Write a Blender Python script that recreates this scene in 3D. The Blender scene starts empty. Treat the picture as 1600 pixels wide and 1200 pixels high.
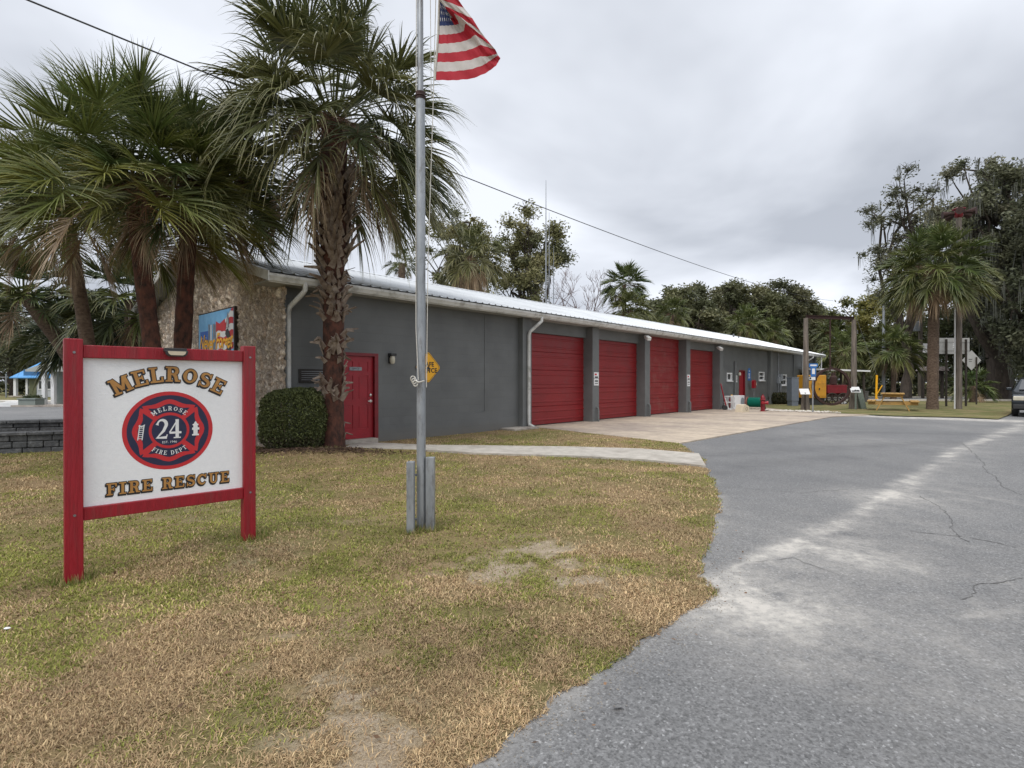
import bpy, bmesh, math, random
import numpy as np
from mathutils import Vector, Matrix

random.seed(7)
scene = bpy.context.scene
COL = scene.collection
F = 840.0          # focal length in photo pixels
H = 1.45           # eye height
HZ = 597.0         # horizon row
R = math.radians

# ---------------------------------------------------------------- geometry helpers
def G(x, y):
    Y = F*H/(y-HZ)
    return Vector(((x-800)/F*Y, Y, 0))
def A(x, y, Y):
    return Vector(((x-800)/F*Y, Y, H+(HZ-y)*Y/F))

class MB:
    def __init__(s): s.v=[]; s.f=[]; s.m=[]
    def add(s, vs, fs, mi=0):
        o=len(s.v); s.v += [tuple(p) for p in vs]
        for f in fs: s.f.append(tuple(o+i for i in f)); s.m.append(mi)
        return s
    def box(s, x0,x1,y0,y1,z0,z1, mi=0):
        vs=[(x0,y0,z0),(x1,y0,z0),(x1,y1,z0),(x0,y1,z0),(x0,y0,z1),(x1,y0,z1),(x1,y1,z1),(x0,y1,z1)]
        return s.add(vs,[(0,3,2,1),(4,5,6,7),(0,1,5,4),(1,2,6,5),(2,3,7,6),(3,0,4,7)],mi)
    def bar(s, p, q, w, d=None, mi=0, up=(0,0,1)):
        p=Vector(p); q=Vector(q); t=(q-p).normalized(); u=Vector(up)
        if abs(t.dot(u))>.98: u=Vector((1,0,0))
        a=t.cross(u).normalized()*w/2; b=t.cross(a).normalized()*(d if d else w)/2
        vs=[p-a-b,p+a-b,p+a+b,p-a+b,q-a-b,q+a-b,q+a+b,q-a+b]
        return s.add(vs,[(0,3,2,1),(4,5,6,7),(0,1,5,4),(1,2,6,5),(2,3,7,6),(3,0,4,7)],mi)
    def tube(s, pts, rad, n=8, mi=0, cap=True, ry=None):
        pts=[Vector(p) for p in pts]; k=len(pts)
        if not hasattr(rad,'__len__'): rad=[rad]*k
        vs=[]; prev=None
        for i,p in enumerate(pts):
            t=(pts[min(i+1,k-1)]-pts[max(i-1,0)]).normalized()
            if prev is None:
                u=Vector((0,0,1)) if abs(t.z)<.9 else Vector((1,0,0))
                a=t.cross(u).normalized()
            else:
                a=(prev-t*prev.dot(t)).normalized()
            prev=a; b=t.cross(a)
            for j in range(n):
                th=2*math.pi*j/n
                vs.append(p+(a*math.cos(th)+b*math.sin(th))*rad[i])
        fs=[]
        for i in range(k-1):
            for j in range(n):
                j2=(j+1)%n
                fs.append((i*n+j,i*n+j2,(i+1)*n+j2,(i+1)*n+j))
        if cap: fs += [tuple(range(n-1,-1,-1)), tuple(range((k-1)*n,k*n))]
        return s.add(vs,fs,mi)
    def lathe(s, prof, c=(0,0,0), n=16, mi=0, axis='z'):
        vs=[];k=len(prof)
        for r,z in prof:
            for j in range(n):
                th=2*math.pi*j/n; x=r*math.cos(th); y=r*math.sin(th)
                if axis=='z': p=(c[0]+x,c[1]+y,c[2]+z)
                elif axis=='x': p=(c[0]+z,c[1]+x,c[2]+y)
                else: p=(c[0]+x,c[1]+z,c[2]+y)
                vs.append(p)
        fs=[]
        for i in range(k-1):
            for j in range(n):
                j2=(j+1)%n; fs.append((i*n+j,i*n+j2,(i+1)*n+j2,(i+1)*n+j))
        fs += [tuple(range(n-1,-1,-1)), tuple(range((k-1)*n,k*n))]
        return s.add(vs,fs,mi)
    def prism(s, poly, y0, y1, mi=0):      # poly in (x,z), extruded along y
        n=len(poly)
        vs=[(x,y0,z) for x,z in poly]+[(x,y1,z) for x,z in poly]
        fs=[tuple(range(n)),tuple(range(2*n-1,n-1,-1))]+[(i,i+n,(i+1)%n+n,(i+1)%n) for i in range(n)]
        return s.add(vs,fs,mi)
    def build(s, name, mats, parent=None, smooth=False, bevel=0, loc=None):
        me=bpy.data.meshes.new(name)
        me.from_pydata(s.v,[],s.f); 
        if not isinstance(mats,(list,tuple)): mats=[mats]
        for m in mats: me.materials.append(m)
        if len(mats)>1: me.polygons.foreach_set('material_index',s.m)
        bm=bmesh.new(); bm.from_mesh(me); bmesh.ops.recalc_face_normals(bm,faces=bm.faces); bm.to_mesh(me); bm.free()
        if smooth:
            me.polygons.foreach_set('use_smooth',[True]*len(me.polygons))
            try: me.set_sharp_from_angle(angle=R(40))
            except Exception: pass
        o=bpy.data.objects.new(name,me); COL.objects.link(o)
        if parent: o.parent=parent
        if loc is not None: o.location=loc
        if bevel:
            b=o.modifiers.new('bevel','BEVEL'); b.width=bevel; b.segments=2; b.limit_method='ANGLE'
        return o

def npmesh(name, V, Q, mats, col=None, parent=None, smooth=False):
    """V (N,3); Q (M,k) faces; col (M,3) per-face colour"""
    me=bpy.data.meshes.new(name)
    k=Q.shape[1]; M=Q.shape[0]
    me.vertices.add(len(V)); me.vertices.foreach_set('co',V.astype(np.float32).ravel())
    me.loops.add(M*k); me.loops.foreach_set('vertex_index',Q.astype(np.int32).ravel())
    me.polygons.add(M); me.polygons.foreach_set('loop_start',np.arange(0,M*k,k,dtype=np.int32))
    try: me.polygons.foreach_set('loop_total',np.full(M,k,dtype=np.int32))
    except Exception: pass
    me.update(calc_edges=True)
    if not isinstance(mats,(list,tuple)): mats=[mats]
    for m in mats: me.materials.append(m)
    if col is not None:
        at=me.attributes.new('tint','FLOAT_COLOR','CORNER')
        c=np.ones((M,k,4),dtype=np.float32); c[:,:,:3]=col[:,None,:]
        at.data.foreach_set('color',c.ravel())
    if smooth: me.polygons.foreach_set('use_smooth',[True]*M)
    o=bpy.data.objects.new(name,me); COL.objects.link(o)
    if parent: o.parent=parent
    return o

def tag(o,label=None,cat=None,group=None,kind=None):
    if label: o['label']=label
    if cat: o['category']=cat
    if group: o['group']=group
    if kind: o['kind']=kind
    return o
def thing(name,label,cat,loc=(0,0,0),rz=0,group=None):
    o=bpy.data.objects.new(name,None); COL.objects.link(o); o.empty_display_size=.2
    o.location=loc; o.rotation_euler=(0,0,rz)
    return tag(o,label,cat,group)
def lab(o,l): o['label']=l; return o

# ---------------------------------------------------------------- materials
def newmat(name):
    m=bpy.data.materials.new(name); m.use_nodes=True
    nt=m.node_tree; return m,nt,nt.nodes['Principled BSDF']
def pm(name,c1,c2=None,scale=8,rough=.7,metal=0,bump=0,bscale=None,detail=5,lo=.35,hi=.65,spec=.5,stretch=None,dirt=None,dscale=2):
    m,nt,b=newmat(name); N=nt.nodes; L=nt.links
    b.inputs['Roughness'].default_value=rough; b.inputs['Metallic'].default_value=metal
    b.inputs['Specular IOR Level'].default_value=spec
    c2=c2 or tuple(x*.8 for x in c1)
    tc=N.new('ShaderNodeTexCoord'); src=tc.outputs['Object']
    if stretch:
        mp=N.new('ShaderNodeMapping'); mp.inputs['Scale'].default_value=stretch; L.new(src,mp.inputs[0]); src=mp.outputs[0]
    n=N.new('ShaderNodeTexNoise'); n.inputs['Scale'].default_value=scale; n.inputs['Detail'].default_value=detail; n.inputs['Roughness'].default_value=.65
    L.new(src,n.inputs['Vector'])
    r=N.new('ShaderNodeValToRGB'); r.color_ramp.elements[0].position=lo; r.color_ramp.elements[1].position=hi
    r.color_ramp.elements[0].color=(*c1,1); r.color_ramp.elements[1].color=(*c2,1)
    L.new(n.outputs['Fac'],r.inputs[0]); out=r.outputs[0]
    if dirt:
        n3=N.new('ShaderNodeTexNoise'); n3.inputs['Scale'].default_value=dscale; n3.inputs['Detail'].default_value=8; n3.inputs['Roughness'].default_value=.7
        L.new(src,n3.inputs['Vector'])
        r3=N.new('ShaderNodeValToRGB'); r3.color_ramp.elements[0].position=.5; r3.color_ramp.elements[1].position=.72
        L.new(n3.outputs['Fac'],r3.inputs[0])
        mx=N.new('ShaderNodeMix'); mx.data_type='RGBA'; L.new(r3.outputs[0],mx.inputs[0]); L.new(out,mx.inputs[6]); mx.inputs[7].default_value=(*dirt,1); out=mx.outputs[2]
    L.new(out,b.inputs['Base Color'])
    if bump:
        n2=N.new('ShaderNodeTexNoise'); n2.inputs['Scale'].default_value=bscale or scale*4; n2.inputs['Detail'].default_value=6
        L.new(src,n2.inputs['Vector'])
        bp=N.new('ShaderNodeBump'); bp.inputs['Strength'].default_value=bump; bp.inputs['Distance'].default_value=.02
        L.new(n2.outputs['Fac'],bp.inputs['Height']); L.new(bp.outputs[0],b.inputs['Normal'])
    return m
def leafmat(name,rough=.55,trans=.25,gain=1.0):
    m,nt,b=newmat(name); N=nt.nodes; L=nt.links
    a=N.new('ShaderNodeAttribute'); a.attribute_name='tint'
    L.new(a.outputs['Color'],b.inputs['Base Color']); b.inputs['Roughness'].default_value=rough
    b.inputs['Specular IOR Level'].default_value=.35
    t=N.new('ShaderNodeBsdfTranslucent'); L.new(a.outputs['Color'],t.inputs['Color'])
    ms=N.new('ShaderNodeMixShader'); ms.inputs[0].default_value=trans
    L.new(b.outputs[0],ms.inputs[1]); L.new(t.outputs[0],ms.inputs[2])
    L.new(ms.outputs[0],N['Material Output'].inputs['Surface'])
    return m

M={}
M['leaf']=leafmat('leaf'); M['frond']=leafmat('palm_frond',.42,.15)
M['moss']=leafmat('moss',.9,.2)
M['bark']=pm('bark',(.09,.07,.055),(.035,.028,.022),6,.95,bump=.8,stretch=(1,1,.25))
M['palmbark']=pm('palm_bark',(.17,.12,.085),(.07,.045,.03),9,.95,bump=1,bscale=20,stretch=(1,1,2.2))
M['palmred']=pm('palm_bark_red',(.12,.045,.028),(.03,.016,.012),10,.95,bump=1,bscale=25,stretch=(1,1,.6))
M['boot']=pm('palm_boot',(.33,.27,.215),(.13,.085,.06),7,.9,bump=.6,bscale=40)
M['red']=pm('red_paint',(.32,.006,.016),(.26,.005,.013),3,.42,bump=.12,bscale=40)
M['signred']=pm('sign_red_paint',(.32,.005,.016),(.24,.004,.012),7,.5,bump=.5,bscale=34,stretch=(3,3,.25),dirt=(.20,.03,.03),dscale=5)
M['white']=pm('white_paint',(.78,.78,.77),(.70,.70,.69),2,.45)
M['gutter']=pm('gutter_white',(.72,.72,.70),(.55,.55,.52),1.5,.4,dirt=(.30,.29,.26),dscale=3)
M['soffit']=pm('soffit',(.36,.36,.35),(.30,.30,.29),3,.7)
M['galv']=pm('galvanised_steel',(.40,.42,.44),(.27,.29,.31),9,.5,.55,bump=.1,dirt=(.14,.13,.12),dscale=14,stretch=(1,1,.25))
M['steel']=pm('dull_steel',(.30,.31,.32),(.2,.2,.21),9,.45,.7)
M['chrome']=pm('brushed_nickel',(.62,.60,.56),(.5,.48,.44),9,.3,.9)
M['rust']=pm('rusty_iron',(.075,.035,.028),(.035,.022,.02),12,.85,.2,bump=.5)
M['black']=pm('black_plastic',(.02,.02,.02),(.03,.03,.03),5,.5)
M['darkred']=pm('dark_red',(.22,.008,.015),(.14,.006,.01),6,.45)
M['letterblack']=pm('letter_black',(.012,.011,.012),(.02,.018,.018),5,.6)
M['gold']=pm('letter_gold',(.47,.24,.065),(.38,.18,.045),14,.5)
M['navy']=pm('navy',(.014,.017,.05),(.018,.02,.06),5,.45)
M['embred']=pm('emblem_red',(.55,.022,.028),(.5,.02,.025),5,.45)
M['yellow']=pm('sign_yellow',(.92,.46,.012),(.86,.42,.01),5,.45)
M['blue']=pm('sign_blue',(.03,.16,.45),(.025,.13,.38),5,.45)
M['glass']=pm('dark_glass',(.02,.023,.026),(.03,.033,.036),2,.08,spec=.8)
M['wood']=pm('weathered_pole',(.23,.19,.155),(.10,.085,.07),5,.9,bump=.7,stretch=(3,3,.25))
M['wood_y']=pm('treated_pine',(.50,.30,.09),(.36,.21,.06),4,.75,bump=.3,stretch=(1,4,4),dirt=(.25,.17,.08))
M['wood_dark']=pm('dark_wood',(.06,.045,.035),(.03,.025,.02),6,.9,bump=.6)
M['green_ob']=pm('green_stain',(.10,.14,.11),(.2,.22,.19),14,.8)
M['hose']=pm('green_hose',(.012,.22,.15),(.01,.15,.11),20,.4,bump=.6,bscale=60)
M['cat']=pm('yellow_enamel',(.62,.30,.025),(.55,.26,.02),3,.45,dirt=(.35,.18,.03))
M['grey_box']=pm('grey_enamel',(.30,.32,.34),(.25,.27,.29),5,.5)
M['conc']=pm('concrete',(.46,.41,.35),(.33,.29,.25),3,.9,bump=.3,bscale=60,dirt=(.20,.17,.145),dscale=1.2)
M['signback']=pm('sign_back_alu',(.44,.43,.40),(.38,.37,.34),4,.5,.2)
M['rope']=pm('rope',(.62,.60,.55),(.45,.43,.38),60,.9)
M['cable']=pm('cable',(.05,.05,.055),(.06,.06,.065),4,.7)
M['lampglass']=pm('lamp_glass',(.60,.56,.44),(.52,.48,.38),6,.25)
M['tan']=pm('cream_plastic',(.62,.54,.40),(.55,.47,.34),6,.6)

# painted block wall
def blockwall():
    m,nt,b=newmat('grey_painted_block'); N=nt.nodes; L=nt.links
    tc=N.new('ShaderNodeTexCoord'); sp=N.new('ShaderNodeSeparateXYZ'); L.new(tc.outputs['Object'],sp.inputs[0])
    cb=N.new('ShaderNodeCombineXYZ'); L.new(sp.outputs['X'],cb.inputs[0]); L.new(sp.outputs['Z'],cb.inputs[1])
    br=N.new('ShaderNodeTexBrick'); L.new(cb.outputs[0],br.inputs['Vector'])
    br.inputs['Scale'].default_value=1; br.inputs['Brick Width'].default_value=.405; br.inputs['Row Height'].default_value=.2
    br.inputs['Mortar Size'].default_value=.005; br.inputs['Mortar Smooth'].default_value=.6
    br.inputs['Color1'].default_value=(1,1,1,1); br.inputs['Color2'].default_value=(.93,.93,.93,1); br.inputs['Mortar'].default_value=(.90,.90,.90,1)
    n=N.new('ShaderNodeTexNoise'); n.inputs['Scale'].default_value=1.1; n.inputs['Detail'].default_value=8; L.new(tc.outputs['Object'],n.inputs['Vector'])
    r=N.new('ShaderNodeValToRGB'); r.color_ramp.elements[0].position=.35; r.color_ramp.elements[1].position=.7
    r.color_ramp.elements[0].color=(.15,.155,.153,1); r.color_ramp.elements[1].color=(.118,.122,.121,1); L.new(n.outputs['Fac'],r.inputs[0])
    mx=N.new('ShaderNodeMix'); mx.data_type='RGBA'; mx.blend_type='MULTIPLY'; mx.inputs[0].default_value=1
    L.new(r.outputs[0],mx.inputs[6]); L.new(br.outputs['Color'],mx.inputs[7])
    # splash dirt low on the wall
    gr=N.new('ShaderNodeMapRange'); gr.inputs[1].default_value=.0; gr.inputs[2].default_value=.35; gr.inputs[3].default_value=1; gr.inputs[4].default_value=0
    L.new(sp.outputs['Z'],gr.inputs[0])
    n4=N.new('ShaderNodeTexNoise'); n4.inputs['Scale'].default_value=6; n4.inputs['Detail'].default_value=8; L.new(tc.outputs['Object'],n4.inputs['Vector'])
    mu=N.new('ShaderNodeMath'); mu.operation='MULTIPLY'; L.new(gr.outputs[0],mu.inputs[0]); L.new(n4.outputs['Fac'],mu.inputs[1])
    m2=N.new('ShaderNodeMix'); m2.data_type='RGBA'; L.new(mu.outputs[0],m2.inputs[0]); L.new(mx.outputs[2],m2.inputs[6]); m2.inputs[7].default_value=(.16,.14,.11,1)
    L.new(m2.outputs[2],b.inputs['Base Color']); b.inputs['Roughness'].default_value=.62
    n2=N.new('ShaderNodeTexNoise'); n2.inputs['Scale'].default_value=70; n2.inputs['Detail'].default_value=3; L.new(tc.outputs['Object'],n2.inputs['Vector'])
    ad=N.new('ShaderNodeMath'); ad.operation='MULTIPLY_ADD'; ad.inputs[1].default_value=.12
    L.new(n2.outputs['Fac'],ad.inputs[0]); 
    iv=N.new('ShaderNodeMath'); iv.operation='SUBTRACT'; iv.inputs[0].default_value=1; L.new(br.outputs['Fac'],iv.inputs[1]); L.new(iv.outputs[0],ad.inputs[2])
    bp=N.new('ShaderNodeBump'); bp.inputs['Strength'].default_value=.4; bp.inputs['Distance'].default_value=.008
    L.new(ad.outputs[0],bp.inputs['Height']); L.new(bp.outputs[0],b.inputs['Normal'])
    return m
M['block']=blockwall()
M['trimgrey']=pm('grey_paint',(.155,.16,.158),(.125,.13,.128),1.5,.6,bump=.15,bscale=60)

def roofmat():
    m,nt,b=newmat('roof_metal'); N=nt.nodes; L=nt.links
    tc=N.new('ShaderNodeTexCoord')
    n=N.new('ShaderNodeTexNoise'); n.inputs['Scale'].default_value=.8; n.inputs['Detail'].default_value=7; L.new(tc.outputs['Object'],n.inputs['Vector'])
    r=N.new('ShaderNodeValToRGB'); r.color_ramp.elements[0].position=.35; r.color_ramp.elements[1].position=.7
    r.color_ramp.elements[0].color=(.66,.68,.69,1); r.color_ramp.elements[1].color=(.53,.55,.56,1); L.new(n.outputs['Fac'],r.inputs[0])
    L.new(r.outputs[0],b.inputs['Base Color']); b.inputs['Roughness'].default_value=.38; b.inputs['Metallic'].default_value=.25
    return m
M['roof']=roofmat()

# asphalt with dust attribute
def asphaltmat():
    m,nt,b=newmat('asphalt'); N=nt.nodes; L=nt.links
    tc=N.new('ShaderNodeTexCoord'); P=tc.outputs['Object']
    def noise(sc,det=6,rough=.6):
        n=N.new('ShaderNodeTexNoise'); n.inputs['Scale'].default_value=sc; n.inputs['Detail'].default_value=det; n.inputs['Roughness'].default_value=rough; L.new(P,n.inputs['Vector']); return n.outputs['Fac']
    def ramp(src,stops):
        r=N.new('ShaderNodeValToRGB'); e=r.color_ramp.elements
        while len(e)<len(stops): e.new(.5)
        for i,(p,c) in enumerate(stops):
            e[i].position=p; e[i].color=(*c,1) if hasattr(c,'__len__') else (c,c,c,1)
        L.new(src,r.inputs[0]); return r.outputs[0]
    def mix(f,a,bb,mode='MIX'):
        x=N.new('ShaderNodeMix'); x.data_type='RGBA'; x.blend_type=mode
        for i,s in ((0,f),(6,a),(7,bb)):
            if isinstance(s,(int,float)): x.inputs[i].default_value=s
            elif isinstance(s,tuple): x.inputs[i].default_value=(*s,1)
            else: L.new(s,x.inputs[i])
        return x.outputs[2]
    base=ramp(noise(.7,8,.7),[(.3,(.150,.150,.149)),(.7,(.200,.199,.195))])
    v=N.new('ShaderNodeTexVoronoi'); v.inputs['Scale'].default_value=95; L.new(P,v.inputs['Vector'])
    sp=ramp(v.outputs['Color'],[(.15,.6),(.5,.95),(.8,1.05),(.96,1.8)])
    base=mix(1,base,sp,'MULTIPLY')
    sp2=ramp(noise(38,4,.8),[(.38,.72),(.6,1.15)])
    base=mix(1,base,sp2,'MULTIPLY')
    # crack network
    a=N.new('ShaderNodeAttribute'); a.attribute_name='dust'
    sx=N.new('ShaderNodeSeparateColor'); L.new(a.outputs['Color'],sx.inputs[0])
    nz=ramp(noise(2.3,10,.72),[(.3,0),(.72,1)])
    mu=N.new('ShaderNodeMath'); mu.operation='MULTIPLY'; L.new(sx.outputs[0],mu.inputs[0]); L.new(nz,mu.inputs[1])
    nz2=ramp(noise(14,8,.7),[(.3,.35),(.65,1)])
    mu2=N.new('ShaderNodeMath'); mu2.operation='MULTIPLY'; mu2.use_clamp=True; L.new(mu.outputs[0],mu2.inputs[0]); L.new(nz2,mu2.inputs[1])
    base=mix(mu2.outputs[0],base,(.50,.47,.42))
    # dark damp streaks
    dk=N.new('ShaderNodeMath'); dk.operation='MULTIPLY'; L.new(sx.outputs[1],dk.inputs[0]); L.new(ramp(noise(3.0,8,.7),[(.35,0),(.62,1)]),dk.inputs[1])
    base=mix(dk.outputs[0],base,(.10,.10,.10))
    base=mix(sx.outputs[2],base,(.035,.035,.035))
    L.new(base,b.inputs['Base Color']); b.inputs['Roughness'].default_value=.86
    bp=N.new('ShaderNodeBump'); bp.inputs['Strength'].default_value=.7; bp.inputs['Distance'].default_value=.006
    L.new(v.outputs['Distance'],bp.inputs['Height']); L.new(bp.outputs[0],b.inputs['Normal'])
    return m
M['asphalt']=asphaltmat()

def groundmat(name,attr=True,dry=(.29,.205,.11),green=(.17,.155,.055),dirt=(.46,.38,.28),gscale=.55):
    m,nt,b=newmat(name); N=nt.nodes; L=nt.links
    tc=N.new('ShaderNodeTexCoord'); P=tc.outputs['Object']
    def noise(sc,det=6,rough=.6):
        n=N.new('ShaderNodeTexNoise'); n.inputs['Scale'].default_value=sc; n.inputs['Detail'].default_value=det; n.inputs['Roughness'].default_value=rough; L.new(P,n.inputs['Vector']); return n.outputs['Fac']
    def ramp(src,stops):
        r=N.new('ShaderNodeValToRGB'); e=r.color_ramp.elements
        while len(e)<len(stops): e.new(.5)
        for i,(p,c) in enumerate(stops):
            e[i].position=p; e[i].color=(*c,1) if hasattr(c,'__len__') else (c,c,c,1)
        L.new(src,r.inputs[0]); return r.outputs[0]
    def mix(f,a,bb,mode='MIX'):
        x=N.new('ShaderNodeMix'); x.data_type='RGBA'; x.blend_type=mode
        for i,s in ((0,f),(6,a),(7,bb)):
            if isinstance(s,(int,float)): x.inputs[i].default_value=s
            elif isinstance(s,tuple): x.inputs[i].default_value=(*s,1)
            else: L.new(s,x.inputs[i])
        return x.outputs[2]
    c=mix(ramp(noise(gscale,7,.65),[(.40,0),(.60,1)]),dry,green)
    c=mix(1,c,ramp(noise(60,6,.8),[(.3,.45),(.7,1.35)]),'MULTIPLY')
    if attr:
        a=N.new('ShaderNodeAttribute'); a.attribute_name='dust'; sx=N.new('ShaderNodeSeparateColor'); L.new(a.outputs['Color'],sx.inputs[0])
        mu=N.new('ShaderNodeMath'); mu.operation='MULTIPLY'; mu.use_clamp=True; L.new(sx.outputs[0],mu.inputs[0]); L.new(ramp(noise(7,8,.7),[(.3,.3),(.6,1)]),mu.inputs[1])
        c=mix(mu.outputs[0],c,mix(ramp(noise(120,3,.7),[(.35,0),(.6,1)]),(.27,.21,.15),dirt))
    L.new(c,b.inputs['Base Color']); b.inputs['Roughness'].default_value=.95; b.inputs['Specular IOR Level'].default_value=.15
    bp=N.new('ShaderNodeBump'); bp.inputs['Strength'].default_value=.8; bp.inputs['Distance'].default_value=.02
    L.new(noise(45,6,.8),bp.inputs['Height']); L.new(bp.outputs[0],b.inputs['Normal'])
    return m
M['lawn']=groundmat('lawn_soil')
M['verge']=groundmat('verge_grass',False,(.25,.20,.10),(.13,.145,.05),gscale=.9)

def worldnoise(x,y,sc,seed=0):
    """cheap smooth value noise, numpy"""
    rs=np.random.RandomState(seed); T=rs.rand(64,64)
    X=np.asarray(x)*sc+1000; Y=np.asarray(y)*sc+1000
    xi=np.floor(X).astype(int); yi=np.floor(Y).astype(int); fx=X-xi; fy=Y-yi
    fx=fx*fx*(3-2*fx); fy=fy*fy*(3-2*fy)
    g=lambda a,b:T[a%64,b%64]
    return (g(xi,yi)*(1-fx)+g(xi+1,yi)*fx)*(1-fy)+(g(xi,yi+1)*(1-fx)+g(xi+1,yi+1)*fx)*fy
def fbm(x,y,sc,seed=0,o=4):
    s=0;a=.5;t=0
    for i in range(o): s=s+a*worldnoise(x,y,sc*2**i,seed+i); t+=a; a*=.55
    return s/t

# ---------------------------------------------------------------- ground
def segdist(X,Y,pts):
    d=np.full(X.shape,1e9)
    for (ax,ay),(bx,by) in zip(pts[:-1],pts[1:]):
        vx,vy=bx-ax,by-ay; L2=vx*vx+vy*vy+1e-9
        t=np.clip(((X-ax)*vx+(Y-ay)*vy)/L2,0,1)
        d=np.minimum(d,np.hypot(X-ax-t*vx,Y-ay-t*vy))
    return d
def setcol(me,name,rgb):
    at=me.attributes.new(name,'FLOAT_COLOR','POINT'); c=np.ones((len(rgb),4),dtype=np.float32); c[:,:3]=rgb
    at.data.foreach_set('color',c.ravel())
def gridmesh(name,xs,ys,mat,zf=None,attrf=None,xmap=None):
    nx,ny=len(xs),len(ys)
    Xg,Yg=np.meshgrid(xs,ys)
    if xmap is not None: Xg,Yg=xmap(Xg,Yg)
    Z=np.zeros_like(Xg) if zf is None else zf(Xg,Yg)
    V=np.stack([Xg.ravel(),Yg.ravel(),Z.ravel()],1)
    i=np.arange(nx*ny).reshape(ny,nx)
    Q=np.stack([i[:-1,:-1].ravel(),i[:-1,1:].ravel(),i[1:,1:].ravel(),i[1:,:-1].ravel()],1)
    o=npmesh(name,V,Q,mat,smooth=True)
    if attrf: setcol(o.data,'dust',attrf(Xg.ravel(),Yg.ravel()))
    return o

g=MB(); g.add([(-900,-300,-.03),(900,-300,-.03),(900,1500,-.03),(-900,1500,-.03)],[(0,1,2,3)])
tag(g.build('ground',M['verge']),kind='structure')

def px(l): return [tuple(G(a,b)[:2]) for a,b in l]
seam=px([(1598,664),(1500,700),(1400,765),(1330,805),(1240,850),(1150,885),(1105,915)])
lawn_edge_px=[(1102,732),(1118,760),(1121,790),(1116,815),(1105,850),(1099,890),(1108,930),(1080,955),(1020,995),(950,1040),(880,1085),(800,1145),(725,1200)]
ledge=px(lawn_edge_px)
crackA=px([(1420,830),(1500,838),(1600,858)]); crackB=px([(1440,775),(1485,800),(1500,835),(1520,850)]); crackC=px([(1180,878),(1330,800),(1390,765),(1510,690)]); crackD=px([(1600,905),(1540,915),(1500,940)])
def adust(X,Y):
    n1=fbm(X,Y,.5,3); wob=(fbm(X,Y,1.3,9)-.5)*.5
    d=segdist(X,Y,seam)+wob
    d0=segdist(X,Y,seam)+wob*.45+(fbm(X,Y,5.0,66)-.5)*.22
    a=np.exp(-(np.maximum(d0,0)/(.05+.007*Y))**2)*np.clip((fbm(X,Y,1.7,51)-.30)*5,.3,1.5)
    sy=[p[1] for p in seam][::-1]; sx_=[p[0] for p in seam][::-1]
    right=1/(1+np.exp(-np.clip((X-np.interp(Y,sy,sx_))/.06,-30,30)))
    a+=np.exp(-np.maximum(segdist(X,Y,seam),0)/.7)*.42*right
    a+=.06*right
    for cc,rad_ in ((G(1290,905),.85),(G(1310,880),1.05),(G(1420,800),1.3),(G(1400,790),1.5)):
        dd_=np.hypot(X-cc.x,(Y-cc.y)); a+=.35*np.exp(-((dd_-rad_)/.05)**2)*right*(fbm(X,Y,1.2,61)>.5)
    de=segdist(X,Y,ledge)+wob*.4
    a+=np.exp(-(np.maximum(de,0)/.10)**2)*.55*(fbm(X,Y,1.1,21)>.42)
    for (cx,cy,r,s) in [(1185,940,.55,.9),(1300,860,.5,.8),(1240,980,.5,.35),(1345,868,.25,.9),(1200,1010,.6,.3),(1130,930,.35,1.0),(1380,775,.5,.9)]:
        p=G(cx,cy); a+=s*np.exp(-(((X-p.x)/r)**2+((Y-p.y)/(r*.9))**2))
    a+=.22*np.clip(fbm(X,Y,.35,33)-.45,0,1)*4
    # sandy far edge against the grass island
    e=segdist(X,Y,px([(1290,647),(1400,652),(1560,657)])); a+=np.exp(-(e/.7)**2)*2.2
    e=segdist(X,Y,px([(1500,652),(1590,658),(1700,662)])); a+=np.exp(-(e/1.0)**2)*.6
    dark=np.zeros_like(X)
    for l in ([(1090,712),(1300,700),(1480,690)],[(1180,690),(1330,675),(1600,680)],[(1100,740),(1200,722),(1320,715)]):
        dark+=np.exp(-(segdist(X,Y,px(l))/.35)**2)*.7
    cr=np.zeros_like(X)
    for l,w in ((crackA,.012),(crackB,.010),(crackC,.010),(crackD,.01)):
        cr=np.maximum(cr,np.exp(-((segdist(X,Y,l)+np.abs(fbm(X,Y,2.5,5)-.5)*.10)/w)**2))
    return np.stack([np.clip(a,0,2.4),np.clip(dark,0,1),cr*0],1)
xs=np.concatenate([np.arange(-74,-2,1.5),np.arange(-2,6,.035),np.arange(6,20,.15),np.arange(20,75,1.2)])
ys=np.concatenate([np.arange(-6,1.6,.5),np.arange(1.6,7,.035),np.arange(7,16,.12),np.arange(16,27,.35),[27,30,36,42]])
lot=tag(gridmesh('parking_lot',xs,ys,M['asphalt'],attrf=adust),kind='structure')
crm=pm('crack_dark',(.09,.088,.085),(.13,.126,.12),9,.95)
def crack(pts,w,seed):
    rs=np.random.RandomState(seed); P=[]
    for (ax,ay),(bx,by) in zip(pts[:-1],pts[1:]):
        n=max(2,int(math.hypot(bx-ax,by-ay)/.045))
        for i in range(n): P.append([ax+(bx-ax)*i/n,ay+(by-ay)*i/n])
    P=np.array(P); off=np.cumsum(rs.normal(size=P.shape)*.010,0); off-=np.linspace(0,1,len(P))[:,None]*off[-1]; P=P+off
    m=MB(); vs=[]
    for i,p in enumerate(P):
        d=P[min(i+1,len(P)-1)]-P[max(i-1,0)]; d/=np.hypot(*d)+1e-9; nn=np.array([-d[1],d[0]])*w*rs.uniform(.25,1)*.5
        vs+=[(p[0]-nn[0],p[1]-nn[1],.004),(p[0]+nn[0],p[1]+nn[1],.004)]
    m.add(vs,[(2*i,2*i+2,2*i+3,2*i+1) for i in range(len(P)-1)]); m.build('crack',crm,lot)
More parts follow.
